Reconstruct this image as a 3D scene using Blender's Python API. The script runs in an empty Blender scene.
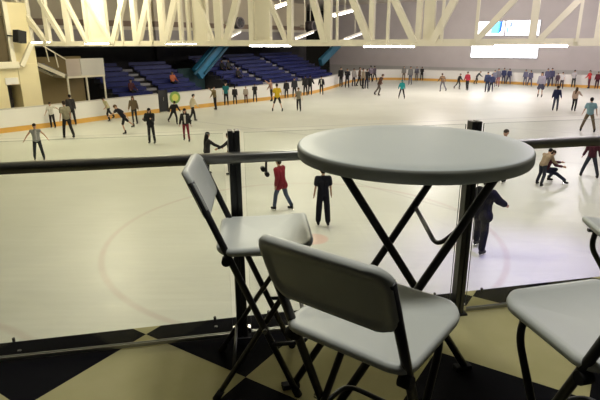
import bpy, bmesh, math, random
from mathutils import Vector, Matrix
random.seed(7)
C = bpy.context.scene.collection
sc = bpy.context.scene
PI = math.pi
R = math.radians

# ------------------------------------------------------------------ camera
TH, FPX, ROLL = 0.304, 510.0, -0.006
ZF = 2.90                      # balcony floor above the ice (ice is z = 0)
ZC = ZF + 1.60                 # lens height
cam = bpy.data.cameras.new('camera')
cam.sensor_width = 36.0
cam.lens = FPX / 600.0 * 36.0
cam.clip_start = 0.05
cam.clip_end = 300
co = bpy.data.objects.new('camera', cam)
C.objects.link(co)
co.matrix_world = (Matrix.Translation((0, 0, ZC)) @ Matrix.Rotation(PI / 2 - TH, 4, 'X')
                   @ Matrix.Rotation(ROLL, 4, 'Z'))
sc.camera = co


def ray(px, py):
    u, v = (px - 300) / FPX, (py - 200) / FPX
    c, s = math.cos(ROLL), math.sin(ROLL)
    u, v = c * u + s * v, -s * u + c * v
    return Vector((u, math.cos(TH) - v * math.sin(TH), -(math.sin(TH) + v * math.cos(TH))))


def at(px, py, z=0.0):
    """where the photograph's line of sight meets the level z"""
    r = ray(px, py)
    k = (z - ZC) / r.z
    return Vector((r.x * k, r.y * k, z))


def on_plane(px, py, p, nrm):
    r = ray(px, py)
    o = Vector((0, 0, ZC))
    k = (p - o).dot(nrm) / r.dot(nrm)
    return o + r * k


# ------------------------------------------------------------------ materials
MATS = {}


def mat(name, col, rough=0.6, metal=0.0, var=0.08, scale=6.0, spec=0.5, bump=0.0):
    if name in MATS:
        return MATS[name]
    m = bpy.data.materials.new(name)
    m.use_nodes = True
    nt = m.node_tree
    b = nt.nodes['Principled BSDF']
    b.inputs['Roughness'].default_value = rough
    b.inputs['Metallic'].default_value = metal
    b.inputs['Specular IOR Level'].default_value = spec
    tc = nt.nodes.new('ShaderNodeTexCoord')
    n = nt.nodes.new('ShaderNodeTexNoise')
    n.inputs['Scale'].default_value = scale
    n.inputs['Detail'].default_value = 4
    nt.links.new(tc.outputs['Object'], n.inputs['Vector'])
    mx = nt.nodes.new('ShaderNodeMix')
    mx.data_type = 'RGBA'
    mx.inputs['A'].default_value = (*[c * (1 - var) for c in col], 1)
    mx.inputs['B'].default_value = (*[min(1, c * (1 + var)) for c in col], 1)
    nt.links.new(n.outputs['Fac'], mx.inputs['Factor'])
    nt.links.new(mx.outputs['Result'], b.inputs['Base Color'])
    if bump:
        bp = nt.nodes.new('ShaderNodeBump')
        bp.inputs['Strength'].default_value = bump
        bp.inputs['Distance'].default_value = 0.002
        n2 = nt.nodes.new('ShaderNodeTexNoise')
        n2.inputs['Scale'].default_value = 400
        nt.links.new(tc.outputs['Object'], n2.inputs['Vector'])
        nt.links.new(n2.outputs['Fac'], bp.inputs['Height'])
        nt.links.new(bp.outputs['Normal'], b.inputs['Normal'])
    MATS[name] = m
    return m


def emit(name, col, strength):
    if name in MATS:
        return MATS[name]
    m = bpy.data.materials.new(name)
    m.use_nodes = True
    nt = m.node_tree
    b = nt.nodes['Principled BSDF']
    b.inputs['Base Color'].default_value = (*col, 1)
    b.inputs['Emission Color'].default_value = (*col, 1)
    b.inputs['Emission Strength'].default_value = strength
    MATS[name] = m
    return m


def cloth(col):
    return mat('cloth_%.2f_%.2f_%.2f' % tuple(col), col, 0.85, 0, 0.12, 9, 0.25)


class NT:
    """tiny helper for math node chains"""
    def __init__(s, m):
        s.t = m.node_tree

    def n(s, typ, **kw):
        x = s.t.nodes.new(typ)
        for k, v in kw.items():
            setattr(x, k, v)
        return x

    def put(s, sock, v):
        if hasattr(v, 'is_output') or hasattr(v, 'links'):
            s.t.links.new(v, sock)
        else:
            sock.default_value = v

    def math(s, op, a, b=None, c=None, clamp=False):
        x = s.n('ShaderNodeMath', operation=op)
        x.use_clamp = clamp
        s.put(x.inputs[0], a)
        if b is not None:
            s.put(x.inputs[1], b)
        if c is not None:
            s.put(x.inputs[2], c)
        return x.outputs[0]

    def mix(s, f, a, b):
        x = s.n('ShaderNodeMix', data_type='RGBA')
        s.put(x.inputs['Factor'], f)
        s.put(x.inputs['A'], a if hasattr(a, 'links') else (*a, 1))
        s.put(x.inputs['B'], b if hasattr(b, 'links') else (*b, 1))
        return x.outputs['Result']


def ice_material():
    m = bpy.data.materials.new('ice')
    m.use_nodes = True
    t = NT(m)
    b = m.node_tree.nodes['Principled BSDF']
    g = t.n('ShaderNodeNewGeometry')
    sep = t.n('ShaderNodeSeparateXYZ')
    m.node_tree.links.new(g.outputs['Position'], sep.inputs[0])
    X, Y = sep.outputs[0], sep.outputs[1]

    def band(d, w, soft):
        a = t.math('ABSOLUTE', d)
        a = t.math('SUBTRACT', w + soft, a)
        return t.math('DIVIDE', a, soft, clamp=True)

    def dist(cx, cy):
        dx = t.math('SUBTRACT', X, cx)
        dy = t.math('SUBTRACT', Y, cy)
        return t.math('SQRT', t.math('ADD', t.math('MULTIPLY', dx, dx), t.math('MULTIPLY', dy, dy)))

    def line(p, q, w, soft=0.03, extend=False):
        p, q = Vector(p), Vector(q)
        d = (q - p)
        L = d.length
        d /= L
        rx = t.math('SUBTRACT', X, p.x)
        ry = t.math('SUBTRACT', Y, p.y)
        off = t.math('ADD', t.math('MULTIPLY', rx, -d.y), t.math('MULTIPLY', ry, d.x))
        k = band(off, w, soft)
        al = t.math('ADD', t.math('MULTIPLY', rx, d.x), t.math('MULTIPLY', ry, d.y))
        inside = t.math('MULTIPLY', t.math('GREATER_THAN', al, 0.0), t.math('LESS_THAN', al, L))
        return t.math('MULTIPLY', k, inside)
    ns = t.n('ShaderNodeTexNoise')
    ns.inputs['Scale'].default_value = 0.35
    ns.inputs['Detail'].default_value = 6
    m.node_tree.links.new(g.outputs['Position'], ns.inputs['Vector'])
    mp = t.n('ShaderNodeMapping')
    mp.inputs['Rotation'].default_value = (0, 0, 0.7)
    mp.inputs['Scale'].default_value = (0.5, 6, 1)
    m.node_tree.links.new(g.outputs['Position'], mp.inputs[0])
    sc2 = t.n('ShaderNodeTexNoise')
    sc2.inputs['Scale'].default_value = 1.2
    sc2.inputs['Detail'].default_value = 8
    m.node_tree.links.new(mp.outputs[0], sc2.inputs['Vector'])
    f = t.math('ADD', t.math('MULTIPLY', ns.outputs['Fac'], 0.6), t.math('MULTIPLY', sc2.outputs['Fac'], 0.4))
    f = t.math('MULTIPLY', t.math('SUBTRACT', f, 0.32), 2.6, clamp=True)
    col = t.mix(f, (0.62, 0.645, 0.575), (0.75, 0.775, 0.71))
    # faded faceoff circles, spot and rink lines under the ice
    wear = t.math('MULTIPLY', f, 0.35)
    ring = band(t.math('SUBTRACT', dist(0.083, 11.58), 4.61), 0.03, 0.07)
    ring = t.math('MULTIPLY', ring, t.math('ADD', 0.14, wear))
    col = t.mix(ring, col, (0.50, 0.36, 0.34))
    ring2 = band(t.math('SUBTRACT', dist(-7.0, 3.3), 4.62), 0.03, 0.08)
    col = t.mix(t.math('MULTIPLY', ring2, 0.30), col, (0.50, 0.36, 0.34))
    spot = t.math('DIVIDE', t.math('SUBTRACT', 0.38, dist(0.32, 11.25)), 0.08, clamp=True)
    col = t.mix(t.math('MULTIPLY', spot, 0.45), col, (0.85, 0.42, 0.36))
    l1 = line((-15.0, 24.4), (20.0, 31.9), 0.03, 0.10)
    col = t.mix(t.math('MULTIPLY', l1, 0.50), col, (0.34, 0.35, 0.36))
    l2 = line((-6.6, 30.2), (1.2, 24.5), 0.03, 0.08)
    col = t.mix(t.math('MULTIPLY', l2, 0.45), col, (0.34, 0.35, 0.36))
    l3 = line((1.6, 16.5), (4.6, 12.9), 0.02, 0.04)
    col = t.mix(t.math('MULTIPLY', l3, 0.35), col, (0.40, 0.38, 0.36))
    l4 = line((9.2, 19.5), (14.0, 16.6), 0.02, 0.05)
    col = t.mix(t.math('MULTIPLY', l4, 0.40), col, (0.36, 0.36, 0.36))
    l5 = line((11.0, 26.8), (17.0, 23.2), 0.02, 0.06)
    col = t.mix(t.math('MULTIPLY', l5, 0.40), col, (0.36, 0.36, 0.36))
    m.node_tree.links.new(col, b.inputs['Base Color'])
    rg = t.math('ADD', 0.24, t.math('MULTIPLY', sc2.outputs['Fac'], 0.28))
    m.node_tree.links.new(rg, b.inputs['Roughness'])
    b.inputs['Specular IOR Level'].default_value = 0.45
    return m


TILE, TA, TPH = 0.7252, (-0.8847, 2.5534), -0.575


def tile_material():
    m = bpy.data.materials.new('checker_tiles')
    m.use_nodes = True
    t = NT(m)
    nt = m.node_tree
    b = nt.nodes['Principled BSDF']
    g = t.n('ShaderNodeNewGeometry')
    sub = t.n('ShaderNodeVectorMath', operation='SUBTRACT')
    nt.links.new(g.outputs['Position'], sub.inputs[0])
    sub.inputs[1].default_value = (TA[0], TA[1], ZF - 0.3)
    mp = t.n('ShaderNodeMapping')
    mp.inputs['Rotation'].default_value = (0, 0, -TPH)
    mp.inputs['Scale'].default_value = (1 / TILE, 1 / TILE, 1)
    nt.links.new(sub.outputs[0], mp.inputs[0])
    # mapping scales before it rotates; both axes share one scale so the order does not matter
    sp = t.n('ShaderNodeSeparateXYZ')
    nt.links.new(mp.outputs[0], sp.inputs[0])
    cb = t.n('ShaderNodeCombineXYZ')
    nt.links.new(sp.outputs[0], cb.inputs[0])
    nt.links.new(sp.outputs[1], cb.inputs[1])
    cb.inputs[2].default_value = 0.5
    ck = t.n('ShaderNodeTexChecker')
    ck.inputs['Scale'].default_value = 1.0
    ck.inputs['Color1'].default_value = (1, 1, 1, 1)
    ck.inputs['Color2'].default_value = (0, 0, 0, 1)
    nt.links.new(cb.outputs[0], ck.inputs['Vector'])
    ns = t.n('ShaderNodeTexNoise')
    ns.inputs['Scale'].default_value = 3.0
    ns.inputs['Detail'].default_value = 6
    nt.links.new(g.outputs['Position'], ns.inputs['Vector'])
    f = t.math('MULTIPLY', t.math('SUBTRACT', ns.outputs['Fac'], 0.3), 2.2, clamp=True)
    w = t.mix(f, (0.42, 0.39, 0.19), (0.50, 0.465, 0.25))
    k = t.mix(f, (0.006, 0.006, 0.008), (0.010, 0.010, 0.012))
    col = t.mix(ck.outputs['Fac'], k, w)
    nt.links.new(col, b.inputs['Base Color'])
    b.inputs['Roughness'].default_value = 0.8
    b.inputs['Specular IOR Level'].default_value = 0.03
    return m


def glass_material():
    m = bpy.data.materials.new('clear_glass')
    m.use_nodes = True
    nt = m.node_tree
    nt.nodes.remove(nt.nodes['Principled BSDF'])
    out = nt.nodes['Material Output']
    tr = nt.nodes.new('ShaderNodeBsdfTransparent')
    tr.inputs[0].default_value = (0.965, 0.975, 0.965, 1)
    gl = nt.nodes.new('ShaderNodeBsdfGlossy')
    gl.inputs['Roughness'].default_value = 0.02
    fr = nt.nodes.new('ShaderNodeFresnel')
    fr.inputs[0].default_value = 1.3
    mx = nt.nodes.new('ShaderNodeMixShader')
    nt.links.new(fr.outputs[0], mx.inputs[0])
    nt.links.new(tr.outputs[0], mx.inputs[1])
    nt.links.new(gl.outputs[0], mx.inputs[2])
    nt.links.new(mx.outputs[0], out.inputs[0])
    return m


M_ICE, M_TILE, M_GLASS = ice_material(), tile_material(), glass_material()
M_PLAST = mat('grey_plastic', (0.54, 0.57, 0.53), 0.42, 0, 0.04, 8, 0.45, 0.15)
M_TTOP = mat('tabletop_plastic', (0.43, 0.475, 0.455), 0.45, 0, 0.03, 5, 0.45, 0.15)
M_TRIM = mat('table_rim_plastic', (0.28, 0.29, 0.25), 0.5, 0, 0.05, 8, 0.4)
M_FRAME = mat('black_steel', (0.012, 0.012, 0.014), 0.38, 0, 0.1, 20, 0.5)
M_RUB = mat('black_rubber', (0.015, 0.015, 0.016), 0.8, 0, 0.1, 20, 0.3)
M_POST = mat('post_steel', (0.05, 0.052, 0.052), 0.3, 0.7, 0.1, 10, 0.5)
M_RAIL = mat('rail_steel', (0.26, 0.26, 0.24), 0.35, 0.8, 0.1, 10, 0.5)
M_CHROME = mat('chrome', (0.65, 0.65, 0.62), 0.2, 1.0, 0.05, 10)
M_GEDGE = mat('glass_edge', (0.10, 0.13, 0.11), 0.6, 0, 0.1, 10)
M_CREAM = mat('cream_steel', (0.86, 0.81, 0.66), 0.5, 0, 0.05, 3)
M_CREAMW = mat('cream_wall', (0.84, 0.75, 0.48), 0.75, 0, 0.06, 1.5)
M_BOARD = mat('white_boards', (0.86, 0.85, 0.81), 0.4, 0, 0.03, 1)
M_KICK = mat('orange_kick_strip', (0.74, 0.42, 0.09), 0.45, 0, 0.08, 2)
M_SEAT = mat('blue_seat', (0.011, 0.019, 0.14), 0.45, 0, 0.2, 3)
M_DARK = mat('dark_concrete', (0.030, 0.030, 0.036), 0.85, 0, 0.2, 2)
M_STEP = mat('pale_step', (0.30, 0.30, 0.33), 0.8, 0, 0.1, 3)
M_SKIN = mat('skin', (0.52, 0.31, 0.21), 0.6, 0, 0.05, 8)
M_SKATE = cloth((0.02, 0.02, 0.022))
M_BLADE = M_CHROME
M_EYE = mat('eye', (0.03, 0.025, 0.02), 0.3)


# ------------------------------------------------------------------ mesh helpers
def box(bm, lo, hi, mx=None, mi=0):
    vs = [bm.verts.new((x, y, z)) for z in (lo[2], hi[2]) for y in (lo[1], hi[1]) for x in (lo[0], hi[0])]
    fs = [(0, 2, 3, 1), (4, 5, 7, 6), (0, 1, 5, 4), (2, 6, 7, 3), (0, 4, 6, 2), (1, 3, 7, 5)]
    out = []
    for f in fs:
        fc = bm.faces.new([vs[i] for i in f])
        fc.material_index = mi
        out.append(fc)
    if mx is not None:
        for v in vs:
            v.co = mx @ v.co
    return out


def frame_of(d):
    d = d.normalized()
    a = Vector((0, 0, 1)) if abs(d.z) < 0.95 else Vector((0, 1, 0))
    x = d.cross(a).normalized()
    return x, d.cross(x).normalized()


def tube(bm, pts, r, seg=12, closed=False, rs=None):
    pts = [Vector(p) for p in pts]
    n = len(pts)
    rings = []
    px = None
    for i, p in enumerate(pts):
        if closed:
            d = (pts[(i + 1) % n] - pts[i - 1])
        else:
            d = pts[min(i + 1, n - 1)] - pts[max(i - 1, 0)]
        d.normalize()
        if px is None:
            px, _ = frame_of(d)
        px = (px - d * px.dot(d)).normalized()
        py = d.cross(px)
        rr = rs[i] if rs else r
        rings.append([bm.verts.new(p + (px * math.cos(2 * PI * k / seg) + py * math.sin(2 * PI * k / seg)) * rr) for k in range(seg)])
    m = n if closed else n - 1
    for i in range(m):
        a, b = rings[i], rings[(i + 1) % n]
        for k in range(seg):
            f = bm.faces.new((a[k], a[(k + 1) % seg], b[(k + 1) % seg], b[k]))
            f.smooth = True
    if not closed:
        bm.faces.new(list(reversed(rings[0])))
        bm.faces.new(rings[-1])


def bar(bm, p, q, w, h, up=(0, 0, 1)):
    """rectangular bar from p to q"""
    p, q = Vector(p), Vector(q)
    d = (q - p).normalized()
    up = Vector(up)
    x = d.cross(up)
    if x.length < 1e-4:
        x = d.cross(Vector((0, 1, 0)))
    x.normalize()
    y = x.cross(d)
    vs = []
    for c in (p, q):
        for a, b in ((-1, -1), (1, -1), (1, 1), (-1, 1)):
            vs.append(bm.verts.new(c + x * a * w / 2 + y * b * h / 2))
    for f in ((3, 2, 1, 0), (4, 5, 6, 7), (0, 1, 5, 4), (1, 2, 6, 5), (2, 3, 7, 6), (3, 0, 4, 7)):
        bm.faces.new([vs[i] for i in f])


def round_path(pts, rad, n=5):
    """polyline with rounded corners"""
    pts = [Vector(p) for p in pts]
    out = [pts[0]]
    for i in range(1, len(pts) - 1):
        a, b, c = pts[i - 1], pts[i], pts[i + 1]
        r = min(rad, (a - b).length * .49, (c - b).length * .49)
        s, e = b + (a - b).normalized() * r, b + (c - b).normalized() * r
        for k in range(n + 1):
            t = k / n
            out.append((s * (1 - t) ** 2 + b * 2 * t * (1 - t) + e * t * t))
    out.append(pts[-1])
    return out


def cyl(bm, c, r, h, seg=20, axis=(0, 0, 1)):
    a = Vector(axis).normalized()
    tube(bm, [Vector(c), Vector(c) + a * h], r, seg)


def obj(name, bm, m, parent=None, smooth=False, bevel=0, mats=None):
    me = bpy.data.meshes.new(name)
    bmesh.ops.recalc_face_normals(bm, faces=bm.faces[:])
    if smooth:
        for f in bm.faces:
            f.smooth = True
    bm.to_mesh(me)
    bm.free()
    for mm in (mats or [m]):
        me.materials.append(mm)
    o = bpy.data.objects.new(name, me)
    C.objects.link(o)
    if parent is not None:
        o.parent = parent
    if bevel:
        b = o.modifiers.new('bevel', 'BEVEL')
        b.width = bevel
        b.segments = 2
        b.limit_method = 'ANGLE'
    return o


def tag(o, label, cat, group=None):
    o['label'] = label
    o['category'] = cat
    if group:
        o['group'] = group
    return o


def thing(name, label, cat, loc=(0, 0, 0), rz=0.0, group=None):
    o = bpy.data.objects.new(name, None)
    C.objects.link(o)
    o.empty_display_size = 0.1
    o.location = loc
    o.rotation_euler = (0, 0, rz)
    return tag(o, label, cat, group)


def struct(o):
    o['kind'] = 'structure'
    return o


def copy_tree(o, parent=None):
    c = o.copy()
    C.objects.link(c)
    if parent is not None:
        c.parent = parent
    for ch in list(o.children):
        copy_tree(ch, c)
    return c


def B():
    return bmesh.new()


# ------------------------------------------------------------------ ice and hall shell
bm = B()
for v in ((-60, -6, 0), (60, -6, 0), (60, 90, 0), (-60, 90, 0)):
    bm.verts.new(v)
bm.verts.ensure_lookup_table()
bm.faces.new(bm.verts[:])
struct(obj('floor_ice', bm, M_ICE))

# balcony: slab edge and glass run almost parallel
g0, g1 = Vector((-1.565, 2.279, 0)), Vector((1.297, 2.858, 0))
gd = (g1 - g0).normalized()
gn = Vector((-gd.y, gd.x, 0))            # towards the ice
e0, e1 = Vector((-1.67, 2.47, 0)), Vector((2.03, 3.245, 0))
ed = (e1 - e0).normalized()
ea, eb = e0 - ed * 6, e1 + ed * 6
bm = B()
prof = [ea, eb, Vector((eb.x + 0.6, 1.0, 0)), Vector((ea.x - 0.6, 1.0, 0))]
top = [bm.verts.new((p.x, p.y, ZF)) for p in prof]
bot = [bm.verts.new((p.x, p.y, ZF - 0.25)) for p in prof]
bm.faces.new(top)
bm.faces.new(list(reversed(bot)))
for i in range(4):
    bm.faces.new((top[i], bot[i], bot[(i + 1) % 4], top[(i + 1) % 4]))
struct(obj('floor_balcony', bm, M_TILE))
bm = B()
box(bm, (-9, -3.0, ZF - .25), (9, 1.0, ZF))
struct(obj('floor_unseen', bm, mat('low_bounce_floor', (0.03, 0.03, 0.032), 0.8, 0, 0.2, 4, 0.2)))  # unseen floor, made dark to cut bounce onto the chair back

# rink boards: base line read off the photograph, on the ice
bpx = [(-60, 141), (0, 133.5), (40, 128.6), (75, 124), (108, 119.3), (140, 115), (170, 111.5), (200, 108), (225, 105), (250, 102.2), (275, 99.3),
       (300, 96), (318, 92.5), (332, 88.5), (343, 84.8), (353, 82), (366, 80.3), (385, 79.9), (410, 80.2),
       (440, 81.2), (470, 82.4), (500, 83.6), (540, 85.6), (600, 88.6), (680, 93)]
base = [at(*p) for p in bpx]


def catmull(pts, n=5):
    out = []
    for i in range(len(pts) - 1):
        p0, p1, p2, p3 = pts[max(i - 1, 0)], pts[i], pts[i + 1], pts[min(i + 2, len(pts) - 1)]
        for k in range(n):
            t = k / n
            out.append(0.5 * ((2 * p1) + (p2 - p0) * t + (2 * p0 - 5 * p1 + 4 * p2 - p3) * t * t + (3 * p1 - p0 - 3 * p2 + p3) * t ** 3))
    out.append(pts[-1])
    return out


bl = catmull(base)


def normals(pl):
    out = []
    for i in range(len(pl)):
        d = pl[min(i + 1, len(pl) - 1)] - pl[max(i - 1, 0)]
        out.append(Vector((-d.y, d.x, 0)).normalized())
    return out


bn = normals(bl)


def ribbon(bm, idx, z0, z1, n0, n1):
    prev = None
    for i in idx:
        p, n = bl[i], bn[i]
        q = [bm.verts.new(p + n * a + Vector((0, 0, z))) for a, z in ((n0, z0), (n0, z1), (n1, z1), (n1, z0))]
        if prev:
            for k in range(4):
                bm.faces.new((prev[k], prev[(k + 1) % 4], q[(k + 1) % 4], q[k]))
        else:
            bm.faces.new(q)
        prev = q
    bm.faces.new(list(reversed(prev)))


boards = thing('rink_boards', 'white rink boards with orange kick strip curving round the far side of the ice', 'rink boards', bl[60])
BP = Matrix.Translation(-bl[60])


def bpart(name, bm, m):
    bm.transform(BP)
    return obj(name, bm, m, boards)


HB = 1.17
# the gate opening sits between photograph columns 159 and 169
p_in, p_out = at(159.5, 112.7), at(169, 111.6)


def near(p):
    return min(range(len(bl)), key=lambda i: (bl[i] - p).length)


ia, ib = near(p_in), near(p_out)
if ib <= ia:
    ib = ia + 1
bl[ia], bl[ib] = p_in, p_out
bl[ia + 1:ib] = [p_in.lerp(p_out, (k + 1) / (ib - ia)) for k in range(ib - ia - 1)]
for rng in (range(0, ia + 1), range(ib, len(bl))):
    bm = B()
    ribbon(bm, rng, 0.02, HB, 0.0, 0.10)
    bpart('board_panel', bm, M_BOARD)
    bm = B()
    ribbon(bm, rng, 0.0, 0.26, -0.02, 0.03)
    bpart('kick_strip', bm, M_KICK)
    bm = B()
    ribbon(bm, rng, HB, HB + 0.05, -0.02, 0.14)
    bpart('cap_rail', bm, mat('cap_rail', (0.62, 0.60, 0.55), 0.4))
# open gateway, filled with an added dark panel
d = (p_out - p_in)
gate = thing('gateway', 'dark panel in place of the open gate in the left run of white boards beside the round green badge', 'gate', p_in, math.atan2(d.y, d.x))
bm = B()
box(bm, (0.03, 0.03, 0.05), (d.length - 0.03, 0.11, 1.42))
obj('opening_panel', bm, mat('opening_dark', (0.02, 0.02, 0.025), 0.6), gate, bevel=0.01)
bm = B()
for x in (0.0, d.length - 0.05):
    box(bm, (x, 0.0, 0.0), (x + 0.05, 0.14, 1.45))
obj('gate_frame', bm, M_DARK, gate)
bm = B()
tube(bm, [(0.35, 0.03, 0.95), (0.35, -0.03, 0.95), (0.35, -0.03, 0.75), (0.35, 0.03, 0.75)], 0.015, 8)
obj('handle', bm, M_CHROME, gate)

# round badge on the boards
pb = on_plane(175, 97.5, at(175, 111), bn[near(at(175, 111))])
nb = bn[near(at(175, 111))]
for r0, r1, mm, nm, dz in ((0.0, 0.40, mat('badge_green', (0.25, 0.42, 0.10), 0.5), 'round_badge', 0.020),
                           (0.0, 0.24, mat('badge_yellow', (0.72, 0.70, 0.16), 0.5), 'badge_centre', 0.032)):
    bm = B()
    cyl(bm, pb + nb * 0.02, r1, dz + 0.02, 28, -nb)
    bpart(nm, bm, mm)
# pale lettering band on the boards left of the gate
pl0 = on_plane(147, 105, at(147, 115), bn[near(at(147, 115))])

# directions of the left long side
U = Vector((0.656, 0.755, 0))
N = Vector((-0.755, 0.656, 0))
O = Vector((-14.0, 27.4, 0))


def P(s, n, z=0.0):
    return O + U * s + N * n + Vector((0, 0, z))


SIDE = Matrix(((U.x, N.x, 0, O.x), (U.y, N.y, 0, O.y), (0, 0, 1, 0), (0, 0, 0, 1)))   # (s, n, z) -> world
AZ = math.atan2(U.y, U.x)


def zoned_wall(name, zones):
    """paint in level bands: list of (z upper limit, colour)"""
    m = bpy.data.materials.new(name)
    m.use_nodes = True
    t = NT(m)
    b = m.node_tree.nodes['Principled BSDF']
    g = t.n('ShaderNodeNewGeometry')
    sp = t.n('ShaderNodeSeparateXYZ')
    m.node_tree.links.new(g.outputs['Position'], sp.inputs[0])
    col = None
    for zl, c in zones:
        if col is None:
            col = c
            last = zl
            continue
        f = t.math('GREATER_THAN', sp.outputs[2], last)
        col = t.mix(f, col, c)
        last = zl
    ns = t.n('ShaderNodeTexNoise')
    ns.inputs['Scale'].default_value = 0.8
    ns.inputs['Detail'].default_value = 5
    m.node_tree.links.new(g.outputs['Position'], ns.inputs['Vector'])
    f = t.math('MULTIPLY', ns.outputs['Fac'], 0.22)
    x = t.mix(f, col, (0.25, 0.24, 0.22))
    m.node_tree.links.new(x, b.inputs['Base Color'])
    b.inputs['Roughness'].default_value = 0.8
    return m


ZTOP = 8.6
# left wall behind the stands
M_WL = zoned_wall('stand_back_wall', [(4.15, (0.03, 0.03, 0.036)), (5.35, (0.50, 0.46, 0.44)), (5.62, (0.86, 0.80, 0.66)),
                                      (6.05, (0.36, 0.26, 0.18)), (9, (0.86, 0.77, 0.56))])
ROT2 = R(10)
U2 = Matrix.Rotation(ROT2, 3, 'Z') @ U
N2 = Matrix.Rotation(ROT2, 3, 'Z') @ N
SIDE2 = Matrix.Translation(P(17.2, 0)) @ Matrix(((U2.x, N2.x, 0, 0), (U2.y, N2.y, 0, 0), (0, 0, 1, 0), (0, 0, 0, 1)))
bm = B()
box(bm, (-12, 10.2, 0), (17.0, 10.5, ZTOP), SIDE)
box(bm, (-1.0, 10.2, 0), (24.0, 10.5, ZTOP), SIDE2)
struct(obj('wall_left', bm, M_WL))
# low dark roof over the seats
bm = B()
box(bm, (2.6, 3.4, 4.12), (17.2, 10.2, 4.34), SIDE)
box(bm, (-1.0, 3.4, 4.12), (20.0, 10.2, 4.34), SIDE2)
struct(obj('ceiling_stands', bm, mat('dark_soffit', (0.04, 0.04, 0.045), 0.8)))
# far wall, parallel to the far boards
fa, fb = at(386, 79.9), at(600, 88.6)
fd = (fb - fa).normalized()
fn = Vector((-fd.y, fd.x, 0))
FW = Matrix(((fd.x, fn.x, 0, fa.x), (fd.y, fn.y, 0, fa.y), (0, 0, 1, 0), (0, 0, 0, 1)))
M_WF = zoned_wall('far_wall', [(1.45, (0.50, 0.49, 0.47)), (9, (0.66, 0.61, 0.61))])
bm = B()
box(bm, (-9.5, 3.0, 0), (40, 3.3, ZTOP), FW)
struct(obj('wall_far', bm, M_WF))
# ceiling
bm = B()
box(bm, (-45, -2, ZTOP), (50, 80, ZTOP + 0.2))
struct(obj('ceiling', bm, mat('ceiling_paint', (0.84, 0.78, 0.68), 0.85, 0, 0.06, 0.3)))

# ------------------------------------------------------------------ far wall windows and panels
fw_p = fa + fn * 2.98


def wall_rect(x0, y0, x1, y1):
    a = on_plane(x0, y1, fw_p, fn)
    b = on_plane(x1, y1, fw_p, fn)
    c = on_plane(x0, y0, fw_p, fn)
    inv = FW.inverted()
    a, b, c = inv @ a, inv @ b, inv @ c
    return a.x, b.x, a.z, c.z


M_WIN = emit('daylight_pane', (0.93, 0.95, 1.0), 5.0)
M_PANW = emit('lit_panel_white', (0.95, 0.96, 1.0), 2.6)
M_PANC = emit('lit_panel_cyan', (0.20, 0.72, 0.95), 1.3)
M_PANB = emit('lit_panel_blue', (0.03, 0.16, 0.60), 0.9)
M_WFR = mat('window_frame', (0.62, 0.62, 0.66), 0.5)


def window(name, x0, y0, x1, y1, cols):
    a, b, z0, z1 = wall_rect(x0, y0, x1, y1)
    bm = B()
    t = 0.09
    for lo, hi in (((a - t, 2.85, z0 - t), (b + t, 3.0, z0)), ((a - t, 2.85, z1), (b + t, 3.0, z1 + t)),
                   ((a - t, 2.85, z0), (a, 3.0, z1)), ((b, 2.85, z0), (b + t, 3.0, z1))):
        box(bm, lo, hi, FW)
    for k in range(1, cols):
        x = a + (b - a) * k / cols
        box(bm, (x - 0.05, 2.87, z0), (x + 0.05, 3.0, z1), FW)
    o = struct(obj(name, bm, M_WFR))
    bm = B()
    box(bm, (a, 2.93, z0), (b, 2.99, z1), FW)
    obj('window_pane', bm, M_WIN, o)
    return o


window('window_1', 471, 45.5, 537, 57, 3)


def lit_panel(label, x0, y0, x1, y1, marks):
    a, b, z0, z1 = wall_rect(x0, y0, x1, y1)
    c = FW @ Vector(((a + b) / 2, 2.9, z0))
    t = thing('lit_panel', label, 'lit panel', c, math.atan2(fd.y, fd.x), 'lit panels on the far wall')
    w = (b - a) / 2
    bm = B()
    box(bm, (-w, -0.08, 0), (w, 0.08, z1 - z0))
    obj('panel_face', bm, M_PANW, t)
    bm = B()
    for lo, hi in (((-w - .07, -.1, -.07), (w + .07, .09, 0)), ((-w - .07, -.1, z1 - z0), (w + .07, .09, z1 - z0 + .07)),
                   ((-w - .07, -.1, 0), (-w, .09, z1 - z0)), ((w, -.1, 0), (w + .07, .09, z1 - z0))):
        box(bm, lo, hi)
    obj('panel_frame', bm, M_WFR, t)
    for nm, mm, poly in marks:
        bm = B()
        vs = []
        for yy in (-0.11, -0.075):
            vs.append([bm.verts.new((-w + 2 * w * fx, yy, (z1 - z0) * fz)) for fx, fz in poly])
        n = len(poly)
        bm.faces.new(vs[0])
        bm.faces.new(list(reversed(vs[1])))
        for i in range(n):
            bm.faces.new((vs[0][i], vs[1][i], vs[1][(i + 1) % n], vs[0][(i + 1) % n]))
        obj(nm, bm, mm, t)


lit_panel('glowing white panel high on far wall with cyan and blue marks', 476, 22, 504, 35.5,
          [('cyan_mark', M_PANC, [(0.52, 0.15), (0.82, 0.15), (0.86, 0.98), (0.60, 0.98)]),
           ('blue_mark', M_PANB, [(0.78, 0.02), (0.90, 0.30), (0.93, 1.0), (0.80, 1.0)]),
           ('pale_mark', emit('lit_panel_pale', (0.50, 0.50, 0.55), 0.8), [(0.0, 0.0), (0.30, 0.0), (0.52, 0.45), (0.40, 0.45)])])
lit_panel('glowing white panel high on far wall, right of the cyan marked one', 505.5, 21, 539, 35.5,
          [('grey_mark', emit('lit_panel_grey', (0.35, 0.45, 0.60), 0.9), [(0.10, 0.55), (0.20, 0.60), (0.20, 0.92), (0.12, 0.92)]),
           ('cyan_speck', M_PANC, [(0.02, 0.15), (0.08, 0.15), (0.08, 0.55), (0.03, 0.55)])])

# ------------------------------------------------------------------ cream entrance block on the far left
WX = -0.4
ent = thing('entrance_block', 'cream painted entrance block with dark doorway at the left end of boards', 'building', P(-3, 1.8), AZ)
# in local axes x along the boards, y away from the ice
cpl = P(0, 1.6)


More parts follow.
